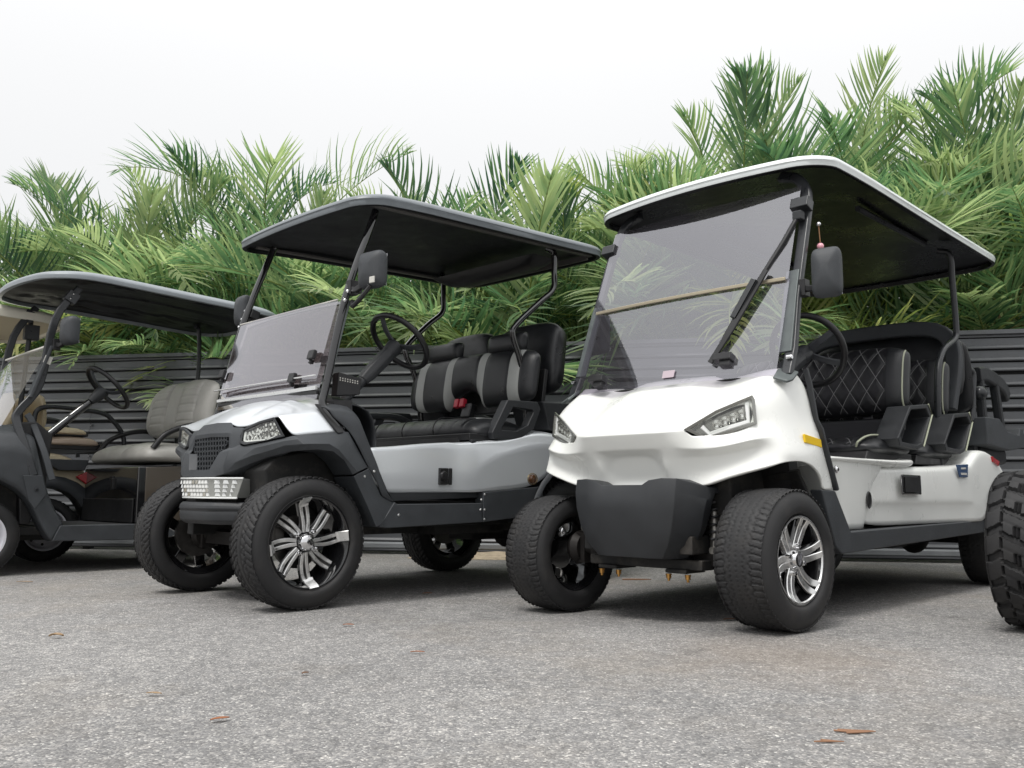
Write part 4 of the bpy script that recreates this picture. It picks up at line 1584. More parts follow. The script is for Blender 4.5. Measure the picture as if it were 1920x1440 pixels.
def add_seat_uv(o, loc, tilt):
    me = o.data
    uv = me.uv_layers.new(name='seat')
    Mi = (Matrix.Translation(loc) @ Matrix.Rotation(tilt, 4, 'Y')).inverted()
    for lp in me.loops:
        p = Mi @ me.vertices[lp.vertex_index].co
        uv.data[lp.index].uv = (p.y, p.z)
def quilted(name, loc, W_, H_, T_, tilt, parent, u0=.80):
    o = cushion(name, parent, [LEATHER_B, QUILT], loc, W_, H_, T_, tilt, nx=150, nz=60, corner=5, disp=diamond(W_, H_, u0), mfun=lambda u, v: 1 if abs(u) < u0 and v > -.93 else 0)
    add_seat_uv(o, loc, tilt)
    return o
def piping(parent, loc, tilt, W_, H_, T_, u, mt, r=.0045, corner=5, puff=3.0):
    M = Matrix.Translation(loc) @ Matrix.Rotation(tilt, 4, 'Y')
    pts = []
    for i in range(25):
        v = -0.98 + 1.96 * i / 24
        k = (1 - abs(u) ** corner) ** (1 / corner)
        e = (max(0, 1 - abs(u) ** (puff * 3)) * max(0, 1 - abs(v) ** puff)) ** 0.5
        pts.append(M @ Vector((T_ * e + .003, u * W_ / 2, v * H_ / 2 * (.35 + .65 * k))))
    g = MB()
    g.tube(pts, r, 6, up=(0, 1, 0))
    return g.obj('piping', mt, parent)
for nm, x, zc, hh in (('front_backrest', -1.50, 1.085, .37), ('middle_backrest', -2.06, 1.085, .37)):
    loc, tilt = (x, 0, zc), -0.20
    b = quilted(nm, loc, 1.00, hh, .075, tilt, W)
    for s in (1, -1):
        piping(b, loc, tilt, 1.0, hh, .075, s * .955, PIPING)
    g = MB()
    for s in (-.28, .28):
        g.box((x + .02, s, .86), (.012, .045, .22), rot=(0, -.15, 0))
    g.obj('backrest_bracket', STEEL_BLACK, W, bevel=0.002)
    g = MB()
    g.box((x + .035, 0, .80), (.03, .96, .18), rot=(0, -.1, 0))
    g.obj('lower_back_pad', LEATHER_B, W, bevel=0.012, seg=3)
for x, z in ((-1.21, .715), (-1.80, .715)):
    loc = (x, 0, z)
    T_ = .065
    b = cushion('seat_cushion', W, [LEATHER_B, QUILT], loc, 1.04, .50, T_, -pi / 2, nx=150, nz=60, corner=6, disp=diamond(1, .5, .80), mfun=lambda u, v: 1 if abs(u) < .80 and abs(v) < .95 else 0, back=.6)
    add_seat_uv(b, loc, -pi / 2)
    g = MB()
    for s in (1, -1):
        g.tube(catmull([(x + .23, s * .43, z + .0), (x + .245, s * .45, z + .03), (x + .15, s * .47, z + .062), (x - .1, s * .47, z + .066)], 5), .005, 6)
    g.obj('seat_piping', PIPING, b)
    g = MB()
    g.prism([(x + .27, .655), (x - .28, .655), (x - .28, .70), (x + .24, .70)], -.49, .49)
    g.obj('seat_base', BLACK, W, bevel=0.006)
# rear-facing backrest and hip restraint
cushion('rear_facing_backrest', W, LEATHER_B, (-2.42, 0, 1.19), 1.02, .50, .06, 0.14 + pi, nx=40, nz=20, corner=4).rotation_euler = (0, 0, 0)
b = cushion('rear_bench_back', W, LEATHER_B, (-2.36, 0, 1.24), .98, .46, .05, -0.12, nx=40, nz=20, corner=3.2)
g = MB()
g.beam(catmull([(-2.20, .44, .98), (-2.28, .46, 1.30), (-2.30, .36, 1.46), (-2.30, 0, 1.49), (-2.30, -.36, 1.46), (-2.28, -.46, 1.30), (-2.20, -.44, .98)], 5), .09, .05, up=(1, 0, 0))
g.obj('padded_backrest_hoop', PLASTIC, W, bevel=0.012, seg=3)
def arm_loop(x, s, lab=None):
    # folded wide strap-like arm rest: a closed loop of padded plate
    p = [(x - .02, .93), (x - .21, .95), (x - .255, .90), (x - .12, .735), (x - .04, .715), (x + .17, .725), (x + .19, .76), (x + .02, .925)]
    q = [(a[0] * 1.0, a[1]) for a in p]
    cx = sum(a[0] for a in p) / len(p); cz = sum(a[1] for a in p) / len(p)
    inn = [(cx + (a[0] - cx) * .86, cz + (a[1] - cz) * .80) for a in p]
    g = MB()
    y0, y1 = s * .46, s * .575
    k = len(p)
    rows = [[(a[0], y1, a[1]) for a in p], [(a[0], y1, a[1]) for a in inn], [(a[0] + .02, y0 + s * .012, a[1] - .01) for a in inn]]
    g.grid(rows, closed_u=True)
    g.grid([rows[0], [(a[0], y0, a[1]) for a in p]], closed_u=True)
    g.add(rows[2], [tuple(range(k))])
    g.add([(a[0], y0, a[1]) for a in p], [tuple(range(k))])
    o = g.obj('armrest', PLASTIC_D, W, bevel=0.008, seg=3)
    g = MB()
    g.tube([(a[0], y1 + s * .002, a[1]) for a in (p[3], p[2], p[1])] , .004, 6)
    g.obj('piping', PIPING, o)
    if lab:
        o['label'] = lab
for x in (-1.30, -1.90):
    for s in (1, -1):
        arm_loop(x, s)
steering(W, (-.84, .28, 1.175), .175, 0, (-.36, .28, .93), spokes=4)
# rear grab bar and arm tray of the rear-facing seat
g = MB()
for s in (1, -1):
    pass
g.beam([(-2.72, .46, .93), (-2.70, .46, 1.22)], .05, .05, up=(0, 1, 0))
g.beam([(-3.06, .46, .90), (-2.98, .46, 1.20)], .05, .05, up=(0, 1, 0))
g.beam(catmull([(-2.66, .46, 1.225), (-2.80, .46, 1.24), (-3.10, .46, 1.20), (-3.20, .46, 1.13)], 4), .09, .055, up=(0, 1, 0))
g.obj('rear_grab_bar', PLASTIC_D, W, bevel=0.012, seg=3)
g = MB()
g.prism([(-2.46, .79), (-2.45, .95), (-2.70, .955), (-2.85, .885), (-3.08, .875), (-3.10, .92), (-3.17, .92), (-3.18, .80), (-2.86, .77)], .36, .56)
g.prism([(-2.46, .79), (-2.45, .95), (-2.70, .955), (-2.85, .885), (-3.08, .875), (-3.10, .92), (-3.17, .92), (-3.18, .80), (-2.86, .77)], -.56, -.36)
g.obj('rear_arm_tray', PLASTIC, W, bevel=0.008)
g = MB()
g.tube(catmull([(-2.46, .48, .93), (-2.50, .48, 1.10), (-2.52, .48, 1.22), (-2.44, .46, 1.25)], 5), .02, 10, up=(0, 1, 0))
g.sphere((-2.56, .50, 1.10), .045, 12)
g.box((-2.52, .45, .72), (.06, .05, .30))
g.obj('rear_seat_stay', STEEL_BLACK, W)
g = MB()
g.box((-2.80, 0, .74), (.50, .98, .10))
g.obj('rear_seat_cushion', LEATHER_B, W, bevel=0.03, seg=4)
g = MB()
g.prism([(-2.2, .66), (-2.50, .64), (-2.90, .62), (-2.93, .40), (-2.82, .36), (-2.70, .60), (-2.2, .62)], -.56, .56)
g.obj('rear_body', WHITE, W, bevel=0.02, seg=3)
g = MB()
g.box((-.52, .30, .86), (.06, .12, .03)); g.box((-1.02, -.1, .82), (.02, .03, .06)); 
g.obj('seat_buckle', RED_P, W, bevel=0.004)

# pink charm hanging from the post
g = MB()
g.tube([(0, 0, 0), (.004, 0, -.075)], .0022, 6, up=(0, 1, 0))
ch = g.obj('bead_charm', mat('brown_cord', (.25, .13, .06), .7), None)
g = MB()
g.sphere((.004, 0, -.092), .0145, 14)
kid(g.obj('bead', PINK), ch)
g = MB()
g.sphere((0, 0, .004), .010, 10)
kid(g.obj('hook', CHROME), ch)
tag(ch, 'small pink bead charm on a cord hanging by the white cart windscreen post', 'charm')
W_M = Matrix.Translation(W.location) @ Matrix.Rotation(W.rotation_euler.z, 4, 'Z')
ch.location = W_M @ Vector((-.385, .575, 1.62))

# ================================================================ SILVER four-seat cart
S = cart_root('golf_cart', 'silver-blue and dark grey cart with honeycomb grille and grey-striped black seats', -.9289, 3.8587, .7787, .99, tilt=-.006)
SHW = .99 / 2
s0 = wheel(S, 'wheel', (0, SHW, .2878), .2878, .197, .21, 'road', 'machined_spokes')
wheel(S, 'wheel', (0, -SHW, .2878), 0, 0, 0, '', '', side=-1, proto=s0)
wheel(S, 'wheel', (-1.692, SHW, .2878), 0, 0, 0, '', '', proto=s0)
wheel(S, 'wheel', (-1.692, -SHW, .2878), 0, 0, 0, '', '', side=-1, proto=s0)
frame_under(S, -1.692, .99, .2878, .36, w=.21)
inner_liner(S, .42, None, .38, .14, -.25)

def quads(g, cols, n, sgn, skip=()):
    for j in range(len(cols) - 1):
        for i in range(n):
            if (j, i) in skip:
                continue
            q = [cols[j][i], cols[j + 1][i], cols[j + 1][i + 1], cols[j][i + 1]]
            g.add([(p[0], sgn * p[1], p[2]) for p in q], [(0, 1, 2, 3) if sgn > 0 else (3, 2, 1, 0)])

# bonnet
ROWS = [
    [(.156, 0, .821), (.156, .12, .818), (.158, .19, .798), (.150, .265, .796), (.125, .40, .826), (.115, .475, .834), (.088, .545, .748)],
    [(.10, 0, .866), (.09, .12, .866), (.085, .20, .858), (.085, .27, .862), (.082, .40, .852), (.085, .490, .838), (.055, .547, .749)],
    [(.0, 0, .915), (.0, .12, .914), (.0, .20, .902), (.0, .265, .907), (.0, .40, .886), (.0, .498, .856), (.0, .550, .757)],
    [(-.08, 0, .948), (-.08, .12, .947), (-.08, .20, .934), (-.08, .26, .938), (-.08, .40, .910), (-.08, .503, .876), (-.10, .555, .769)],
    [(-.155, 0, .972), (-.155, .12, .970), (-.155, .20, .958), (-.15, .26, .958), (-.135, .40, .925), (-.135, .507, .890), (-.150, .557, .776)],
    [(-.20, 0, .98), (-.20, .12, .98), (-.20, .20, .968), (-.20, .26, .965), (-.19, .40, .935), (-.180, .510, .900), (-.188, .562, .779)],
]
g = MB()
for sgn in (1, -1):
    quads(g, ROWS, 6, sgn)
def scr(a, b):
    def near(p, q, e=.005):
        return (Vector((p[0], abs(p[1]), p[2])) - Vector(q)).length < e
    for j in range(5):
        for c, v in ((5, .85), (3, .35), (2, .35)):
            if (near(a, ROWS[j][c]) and near(b, ROWS[j + 1][c])) or (near(b, ROWS[j][c]) and near(a, ROWS[j + 1][c])):
                return v
    return 0
g.obj('bonnet', SILVER, S, sub=3, solid=.006, crease=scr)

# nose and fender mouldings in dark textured plastic
NF = [
    [(.157, 0, .824), (.157, .132, .819), (.184, .160, .768), (.188, 0, .772)],
    [(.157, .132, .819), (.166, .172, .795), (.182, .199, .762), (.184, .160, .768)],
    [(.166, .172, .795), (.155, .250, .790), (.172, .252, .752), (.182, .199, .762)],
    [(.188, 0, .772), (.184, .160, .768), (.181, .168, .748), (.186, 0, .753)],
    [(.184, .160, .768), (.182, .199, .762), (.190, .215, .696), (.186, .180, .700), (.181, .168, .748)],
    [(.182, .199, .762), (.172, .252, .752), (.172, .254, .712), (.190, .215, .696)],
    [(.190, .215, .696), (.172, .254, .712), (.168, .284, .704), (.205, .215, .686)],
    [(.215, .150, .680), (.205, .215, .686), (.224, .212, .618), (.240, .153, .596), (.237, .100, .600)],
    [(.186, .180, .700), (.190, .215, .696), (.205, .215, .686), (.215, .150, .680)],
    [(.240, 0, .600), (.237, .100, .600), (.240, .153, .596), (.240, .153, .567), (.240, 0, .567)],
    [(.240, .153, .596), (.224, .212, .618), (.222, .214, .580), (.240, .153, .567)],
    [(.240, 0, .567), (.240, .153, .567), (.222, .214, .580), (.12, .20, .57), (.12, 0, .56)],
    [(.240, 0, .600), (.237, .100, .600), (.205, .080, .602), (.205, 0, .602)],
    [(.215, .150, .680), (.237, .100, .600), (.205, .085, .602), (.180, .125, .680)],
]
g = MB()
for sgn in (1, -1):
    for q in NF:
        g.add([(a_[0], sgn * a_[1], a_[2]) for a_ in q], [tuple(range(len(q)))])
nose = g.obj('nose_moulding', PLASTIC, S, solid=.006, bevel=.003, merge=.0015)
FEN = [
    [(.205, .215, .687), (.213, .217, .66), (.224, .212, .618), (.222, .214, .580), (.12, .20, .57)],
    [(.168, .284, .705), (.182, .290, .680), (.198, .270, .633), (.190, .255, .598), (.10, .25, .59)],
    [(.148, .355, .715), (.160, .365, .695), (.165, .355, .661), (.150, .318, .627), (.09, .28, .61)],
    [(.130, .412, .723), (.142, .430, .705), (.137, .418, .676), (.120, .408, .653), (.08, .35, .64)],
    [(.098, .508, .737), (.113, .530, .722), (.112, .533, .701), (.085, .540, .677), (.06, .42, .66)],
    [(.085, .545, .745), (.075, .575, .730), (.060, .598, .708), (.030, .597, .684), (.03, .45, .68)],
    [(-.017, .555, .758), (.0, .585, .735), (.037, .610, .710), (-.010, .602, .687), (-.01, .45, .685)],
    [(-.115, .560, .771), (-.10, .590, .745), (-.06, .612, .714), (-.087, .604, .683), (-.087, .45, .68)],
    [(-.190, .567, .777), (-.165, .595, .730), (-.110, .612, .691), (-.147, .604, .645), (-.147, .45, .64)],
    [(-.288, .588, .618), (-.250, .600, .605), (-.217, .610, .594), (-.198, .602, .582), (-.198, .45, .58)],
]
LEGS = [
    [(-.292, .590, .612), (-.253, .600, .598), (-.221, .610, .587), (-.202, .602, .575), (-.198, .45, .57)],
    [(-.365, .588, .490), (-.330, .600, .470), (-.307, .610, .461), (-.285, .602, .437), (-.285, .45, .43)],
    [(-.445, .588, .455), (-.39, .600, .40), (-.365, .608, .36), (-.333, .603, .347), (-.333, .45, .347)],
]
for nm, C_ in (('fender_flare', FEN), ('fender_leg', LEGS)):
    for sgn in (1, -1):
        g = MB()
        quads(g, C_, 4, sgn)
        g.obj(nm, PLASTIC, S, solid=.006, bevel=.005)
# door-side column behind the front wheel
COLM = [
    [(-.055, .500, .888), (-.085, .525, .885), (-.10, .545, .87), (-.115, .555, .84), (-.19, .570, .779)],
    [(-.135, .495, .905), (-.155, .53, .897), (-.165, .560, .875), (-.180, .575, .83), (-.215, .583, .74)],
    [(-.195, .485, .905), (-.205, .53, .895), (-.212, .570, .865), (-.225, .585, .815), (-.245, .590, .69)],
    [(-.245, .47, .88), (-.248, .53, .870), (-.242, .578, .835), (-.262, .590, .765), (-.292, .593, .614)],
    [(-.26, .44, .84), (-.275, .52, .82), (-.262, .585, .785), (-.295, .594, .705), (-.345, .594, .54)],
    [(-.30, .42, .60), (-.33, .50, .60), (-.325, .592, .650), (-.345, .596, .615), (-.370, .594, .487)],
]
for sgn in (1, -1):
    g = MB()
    quads(g, COLM, 4, sgn)
    g.add([(p[0], sgn * p[1], p[2]) for p in [(-.325, .592, .650), (-.345, .596, .615), (-.370, .594, .487), (-.445, .590, .455), (-.409, .592, .492)]], [(0, 1, 2, 3, 4)])
    g.obj('door_column', PLASTIC, S, sub=2, solid=.006, crease=lambda a, b: .45)
    g = MB()
    g.prism([(-.050, .897), (-.103, .899), (-.172, .807), (-.162, .768), (-.130, .765)], sgn * .555, sgn * .572)
    Mt = Matrix.Identity(4)
    for i, v in enumerate(g.v):
        # lean in with the bonnet side
        g.v[i] = (v[0], v[1] - sgn * .50 * (v[2] - .770) , v[2])
    g.obj('post_channel', BLACK, S, bevel=.006, seg=3)

# honeycomb grille
g = MB()
g.prism([(-.170, .756), (.170, .756), (.185, .69), (.12, .67), (.060, .600), (-.060, .600), (-.12, .67), (-.185, .69)], .164, .170, axis='x')
for i, v in enumerate(g.v):
    g.v[i] = (v[0] + .032 * max(0, .748 - v[2]) / .15, v[1], v[2])
gb = g.obj('grille', mat('grille_back', (.010, .011, .012), .6), S)
g = MB()
hr = .0150
for j in range(9):
    for i in range(-8, 9):
        y = (i + .5 * (j % 2)) * hr * 1.80
        z = .606 + j * hr * 1.56
        lim = .172 if z > .69 else .062 + (z - .60) * .85
        if abs(y) > lim - .010 or z > .750:
            continue
        x = .182 + .032 * (.748 - z) / .15
        ring_o = [(x, y + hr * 1.05 * math.sin(k * pi / 3), z + hr * 1.05 * math.cos(k * pi / 3)) for k in range(6)]
        ring_i = [(x, y + hr * .76 * math.sin(k * pi / 3), z + hr * .76 * math.cos(k * pi / 3)) for k in range(6)]
        ring_b = [(x - .012, p[1], p[2]) for p in ring_i]
        g.grid([ring_o, ring_i, ring_b], closed_u=True)
hx = g.obj('honeycomb_mesh', PLASTIC, gb, merge=.0012, flat=True)
hx['kind'] = 'stuff'

# headlights with a wide dark surround
for sgn in (1, -1):
    HP = [(.158, sgn * .252, .780), (.137, sgn * .360, .812), (.120, sgn * .455, .826), (.098, sgn * .512, .740), (.132, sgn * .412, .724), (.166, sgn * .290, .707), (.173, sgn * .256, .716)]
    nrm = Vector((.80, sgn * .56, .2)).normalized()
    g, inn = poly_frame(HP, nrm, .013, h=.010, push=.001)
    hl = g.obj('headlight', PLASTIC_D, S, bevel=.003)
    k = len(inn)
    cen = sum(inn, Vector()) / k
    g = MB()
    back = [p - nrm * .030 for p in inn]
    g.grid([inn, back], 0, closed_u=True)
    g.add(back, [tuple(range(k))], 0)
    g.obj('housing', LAMP_G, hl, angle=20, recalc=False)
    g = MB()
    rr = random.Random(4)
    ax = (inn[2] - inn[0]).normalized()
    up = nrm.cross(ax).normalized()
    if up.z < 0:
        up = -up
    for a in range(12):
        for b in range(5):
            p = inn[6].lerp(inn[3], (a + .5) / 12) * (1 - (b + .5) / 5) + inn[0].lerp(inn[2], (a + .5) / 12) * ((b + .5) / 5)
            p = p - nrm * (.018 - .008 * rr.random()) + ax * rr.uniform(-.006, .006) + up * rr.uniform(-.005, .005)
            g.sphere(tuple(p), rr.uniform(.006, .011), 6, m=rr.choice([0, 0, 0, 1]))
    fc = g.obj('reflector_facets', [LAMP_G, LAMP_D], hl, flat=True)
    fc['kind'] = 'stuff'
    g = MB()
    g.beam([p - nrm * .004 for p in (inn[0].lerp(cen, .06), inn[6].lerp(cen, .10), inn[5].lerp(cen, .12), inn[4].lerp(cen, .12), inn[3].lerp(cen, .10).lerp(inn[4], .35))], .010, .008, up=tuple(nrm))
    g.obj('light_guide', LAMP_W, hl, bevel=.002)
    g = MB()
    g.add([p + nrm * .003 for p in inn], [tuple(range(k))])
    g.obj('lens', LENS, hl)
# fog light bar and bumper
def bar_prof(zt, zb, xo, yo, yc, xb):
    return [(xo, 0), (xo - .004, yc), (xb, yo), (xb - .06, yo - .01), (xb - .06, 0)]
for sgn in (1, -1):
    g = MB()
    P0 = [(.250, sgn * .001), (.250, sgn * .135), (.243, sgn * .150), (.165, sgn * .285), (.110, sgn * .275), (.17, sgn * .001)]
    P1 = [(.236, sgn * .001), (.236, sgn * .130), (.230, sgn * .145), (.172, sgn * .245), (.110, sgn * .245), (.17, sgn * .001)]
    k = 6
    vs = [(p[0], p[1], .560) for p in P0] + [(p[0], p[1], .474) for p in P1]
    g.add(vs, [tuple(range(k)), tuple(range(2 * k - 1, k - 1, -1))] + [(i, i + k, (i + 1) % k + k, (i + 1) % k) for i in range(k)])
    fl = g.obj('fog_light', mat('clear_fog_housing', (.42, .43, .41), .2, metal=.5, coat=.6), S, bevel=.004)
    g = MB()
    for a in range(7):
        for b in range(4):
            if a < 4:
                x, y, ang, w_ = .2495 - .0036 * b, sgn * (.0165 + .0300 * a), 0, .024
            else:
                f = (a - 4 + .5) / 3
                x, y, ang, w_ = .242 - .070 * f + .003 * f * b - .0036 * b, sgn * (.152 + .115 * f - .010 * b * f), sgn * 1.0, .026
            z = .545 - .0185 * b
            g.box((x, y, z), (.008, w_, .0155), rot=(0, 0, ang), taper=.8, m=0 if (a + b) % 5 else 1)
    led = g.obj('led_cells', [mat('bright_led_cell', (.80, .81, .80), .18, coat=.5), LAMP_G], fl, flat=True)
    led['kind'] = 'stuff'
    g = MB()
    for zt, off in ((.562, .001), (.474, -.012)):
        g.beam([(.252 + off, sgn * .001, zt), (.252 + off, sgn * .137, zt), (.245 + off, sgn * .152, zt), (.167 - off * .4, sgn * (.287 + off * 3), zt)], .010, .008)
    g.obj('clear_rim', LAMP_W, fl, bevel=.002)
g = MB()
secs = []
for zt, of in ((.455, -.014), (.442, .0), (.425, .004), (.416, -.004), (.398, .0), (.372, -.006), (.355, -.03)):
    secs.append([(.04, -.25, zt), (.150 + of, -.275, zt), (.242 + of, -.165, zt), (.256 + of, -.13, zt), (.258 + of, 0, zt), (.256 + of, .13, zt), (.242 + of, .165, zt), (.150 + of, .275, zt), (.04, .25, zt)])
g.grid(secs)
g.add(secs[0], [tuple(range(9))])
g.add(secs[-1], [tuple(range(9))])
g.obj('front_bumper', PLASTIC_D, S, bevel=.006, seg=3)
g = MB()
g.box((.08, 0, .47), (.14, .40, .16))
g.obj('bumper_bracket', DARK, S)

# body sides
def side_y(x):
    t = min(1, max(0, (-x - .80) / .14))
    return .575 + .030 * t * t * (3 - 2 * t)
for s in (1, -1):
    g = MB()
    rows = []
    for x, zt, zc, zb in ((-.300, .709, .66, .504), (-.45, .722, .66, .504), (-.62, .742, .66, .506), (-.80, .757, .65, .507), (-.87, .762, .60, .508), (-.95, .768, .625, .508), (-1.06, .780, .68, .515), (-1.18, .796, .725, .523), (-1.30, .830, .755, .532), (-1.42, .850, .772, .560), (-1.52, .852, .775, .625), (-1.62, .840, .77, .655), (-1.75, .825, .765, .655), (-1.90, .80, .74, .62), (-2.02, .76, .70, .52), (-2.10, .70, .62, .50)):
        y = side_y(x)
        if x > -.85:
            rows.append([(x, s * .40, zt - .004), (x, s * (y - .012), zt), (x, s * y, zt - .010), (x, s * y, zc), (x, s * y, (zc + zb) / 2), (x - (.09 if x > -.35 else 0), s * (y - .004), zb)])
        else:
            rows.append([(x, s * .40, zt - .004 + .02 * min(1, max(0, (-x - 1.1) / .3))), (x, s * (y - .022), zt), (x, s * (y - .008), zt - .012 if x > -1.15 else (zt * .55 + zc * .45)), (x, s * (y + .004), zc), (x, s * (y - .001), (zc + zb) / 2), (x, s * (y - .004), zb)])
    g.grid(rows)
    g.obj('side_panel', SILVER, S, sub=2, solid=.006, crease=lambda a, b: .9 if (a.x > -.82 and b.x > -.82 and abs(a.z - b.z) < .02) else (.6 if (abs(a.y) > .6075 and abs(b.y) > .6075) else 0))
    # rocker in two pieces
    g = MB()
    g.prism([(-.348, .347), (-.436, .460), (-.452, .450), (-.998, .453), (-.998, .357), (-.397, .341)], s * .54, s * .604)
    g.obj('rocker_panel', PLASTIC, S, bevel=.004)
    g = MB()
    g.prism([(-.40, .506), (-.998, .510), (-.998, .480), (-.42, .462)], s * .52, s * .570)
    g.obj('step_riser', PLASTIC_D, S, bevel=.003)
    g = MB()
    g.prism([(-1.002, .508), (-1.453, .543), (-1.453, .473), (-1.36, .42), (-1.241, .375), (-1.002, .357)], s * .54, s * .606)
    rp = g.obj('rocker_panel', PLASTIC, S, bevel=.004)
    for (bx, bz) in ((-.99, .470), (-1.012, .498), (-.985, .42), (-1.012, .42), (-1.012, .372), (-.46, .40), (-.315, .600), (-.262, .575)):
        g = MB()
        yy = .6045 if bx < -.42 else .600
        g.lathe([(0, .004), (.005, .0035), (.007, 0)], 8, M=Matrix.Translation((bx, s * yy, bz)) @ Matrix.Rotation(0 if s > 0 else pi, 4, 'X'))
        g.obj('bolt', MACHINED, S)
    g = MB()
    rows = []
    for kk in range(15):
        a = pi * (.04 + .92 * kk / 14)
        rows.append([(-1.70 + .345 * math.cos(a), s * yy, .30 + .36 * math.sin(a)) for yy in (.40, .612, .628)] + [(-1.70 + .375 * math.cos(a), s * .622, .30 + .39 * math.sin(a))])
    g.grid(rows)
    g.obj('rear_fender_flare', PLASTIC, S, solid=.004)
    g = MB()
    g.lathe([(0, .012), (.020, .010), (.026, .004), (.028, 0)], 24, M=Matrix.Translation((-1.372, s * .598, .582)) @ Matrix.Rotation(0 if s > 0 else pi, 4, 'X') @ Matrix.Scale(1.25, 4, (1, 0, 0)))
    mk = g.obj('side_marker', AMBER, S)
    g = MB()
    g.lathe([(.026, .0), (.029, .007), (.032, .006), (.034, 0)], 24, M=Matrix.Translation((-1.372, s * .598, .582)) @ Matrix.Rotation(0 if s > 0 else pi, 4, 'X') @ Matrix.Scale(1.25, 4, (1, 0, 0)))
    g.obj('marker_bezel', mat('dull_gold_bezel', (.30, .22, .12), .35, metal=.8), mk)
    g = MB()
    g.box((-.750, s * .580, .585), (.055, .018, .082))
    g.box((-.795, s * .582, .585), (.018, .012, .082))
    g.lathe([(0, .022), (.020, .020), (.024, .010), (.024, 0)], 20, M=Matrix.Translation((-.745, s * .580, .588)) @ Matrix.Rotation(0 if s > 0 else pi, 4, 'X'))
    g.obj('charge_socket', BLACK, S, bevel=.003)
g = MB()
g.box((-.72, 0, .455), (.72, 1.06, .02))
g.obj('floor', BLACK, S)
g = MB()
g.prism([(-.92, .47), (-.95, .80), (-1.55, .80), (-1.95, .62), (-1.95, .45)], -.47, .47)
g.obj('seat_box', BLACK, S, bevel=.01)
g = MB()
g.box((-1.1, 0, .36), (.5, .8, .14)); g.box((-1.35, .25, .40), (.2, .3, .2))
g.obj('underbody', DARK, S)
g = MB()
g.box((-.95, .574, .765), (.03, .02, .02))
g.obj('seat_catch', STEEL_BLACK, S, bevel=.003)

# bonnet-top cowl and dash
g = MB()
rows = []
for i in range(15):
    y = -.50 + 1.0 * i / 14
    k = 1 - (abs(y) / .5) ** 2.2
    rows.append([(-.150, y, .895 + .075 * k), (-.165, y, .915 + .085 * k), (-.24, y, .915 + .095 * k), (-.36, y, .90 + .075 * k), (-.40, y, .80), (-.40, y, .62)])
g.grid(rows)
g.obj('dashboard', PLASTIC_D, S, sub=1, solid=.006)
g = MB()
g.prism([(-.15, .92), (-.25, .93), (-.30, .46), (-.24, .46)], -.50, .50)
g.obj('firewall', BLACK, S)
g = MB()
g.prism([(-.20, .95), (-.207, 1.062), (-.34, 1.045), (-.33, .965)], .40, .45)
bk = g.obj('dash_basket', BLACK, S, bevel=.004)
g = MB()
for z in (1.035, 1.025):
    for q in range(8):
        g.box((-.215 - .014 * q, .4515, z - .001 * q), (.006, .002, .006))
pf = g.obj('perforations', PALE, bk, flat=True)
pf['kind'] = 'stuff'

# windscreen frame, folded panes
for s in (1, -1):
    g = MB()
    g.tube(catmull([(-.175, s * .545, .770), (-.120, s * .530, .835), (-.092, s * .500, .900), (-.115, s * .492, 1.00), (-.207, s * .485, 1.41), (-.350, s * .480, 1.815), (-.372, s * .476, 1.875)], 6), .0185, 12, up=(0, 1, 0))
    ps = g.obj('windscreen_post', GLOSS_BLACK, S, angle=60)
    g = MB()
    g.beam([(-.140, s * .478, 1.075), (-.223, s * .474, 1.400)], .050, .014, up=(1, 0, .3))
    g.obj('post_cover', POST_GREY, ps, bevel=.003)
    for z in (1.44, 1.49, 1.395):
        g = MB()
        g.sphere((-.195 - (z - 1.4) * .33, s * .50, z), .010, 10)
        g.obj('bolt', CHROME, ps)
    g = MB()
    g.box((-.265, s * .484, 1.47), (.05, .05, .05), rot=(0, -.3, 0))
    g.obj('glass_bracket', BLACK, ps, bevel=.004)
def spane(nm, a, b, h0, h1, mt, off=0, lab=None):
    g = MB()
    a, b = Vector(a), Vector(b)
    n = Vector((.95, 0, .3)) * off
    rows = []
    for i in range(5):
        p = a.lerp(b, i / 4) + n
        h = h0 + (h1 - h0) * i / 4
        rows.append([(p.x + .012 * (1 - (j / 6 - 1) ** 2), h * (j / 6 - 1), p.z) for j in range(13)])
    g.grid(rows)
    o = g.obj(nm, mt, S, angle=60)
    if lab:
        o['label'] = lab
    return o
spane('windscreen_pane', (-.075, 0, .925), (-.205, 0, 1.400), .475, .470, GLASS_S)
spane('windscreen_pane', (-.105, 0, 1.00), (-.210, 0, 1.395), .462, .462, GLASS_S, .028, 'upper pane folded down in front of the lower one')
g = MB()
g.beam([(-.075, -.47, .975), (-.075, .47, .975)], .014, .018)
g.beam([(-.060, -.48, 1.030), (-.060, .48, 1.030)], .010, .006)
g.obj('windscreen_rail', MACHINED, S, bevel=.002)
g = MB()
g.beam([(-.085, -.47, .955), (-.085, .47, .955)], .02, .02)
g.obj('lower_seal', BLACK, S, bevel=.003)
g = MB()
g.beam([(-.180, -.462, 1.402), (-.180, .462, 1.402)], .006, .006)
g.obj('pane_top_edge', PALE, S)
for (y, z) in ((.40, 1.135), (.28, 1.035), (-.455, 1.12)):
    g = MB()
    g.box((-.075 - (z - .95) * .27 + .035, y, z), (.02, .05, .045), rot=(0, -.28, 0))
    g.box((-.075 - (z - .95) * .27 + .025, y - .02, z - .03), (.02, .02, .02), rot=(0, -.28, 0))
    g.obj('windscreen_latch', BLACK, S, bevel=.004)
side_mirror(S, (-.225, .655, 1.52), (.155, .175, .075), (-.232, .500, 1.46), (-.215, .56, 1.44), ang=.1)
g = MB()
g.tube(catmull([(-.232, .505, 1.395), (-.20, .555, 1.36), (-.195, .62, 1.385), (-.215, .67, 1.44)], 5), .011, 8)
g.obj('mirror_bracket', BLACK, S)
g = MB()
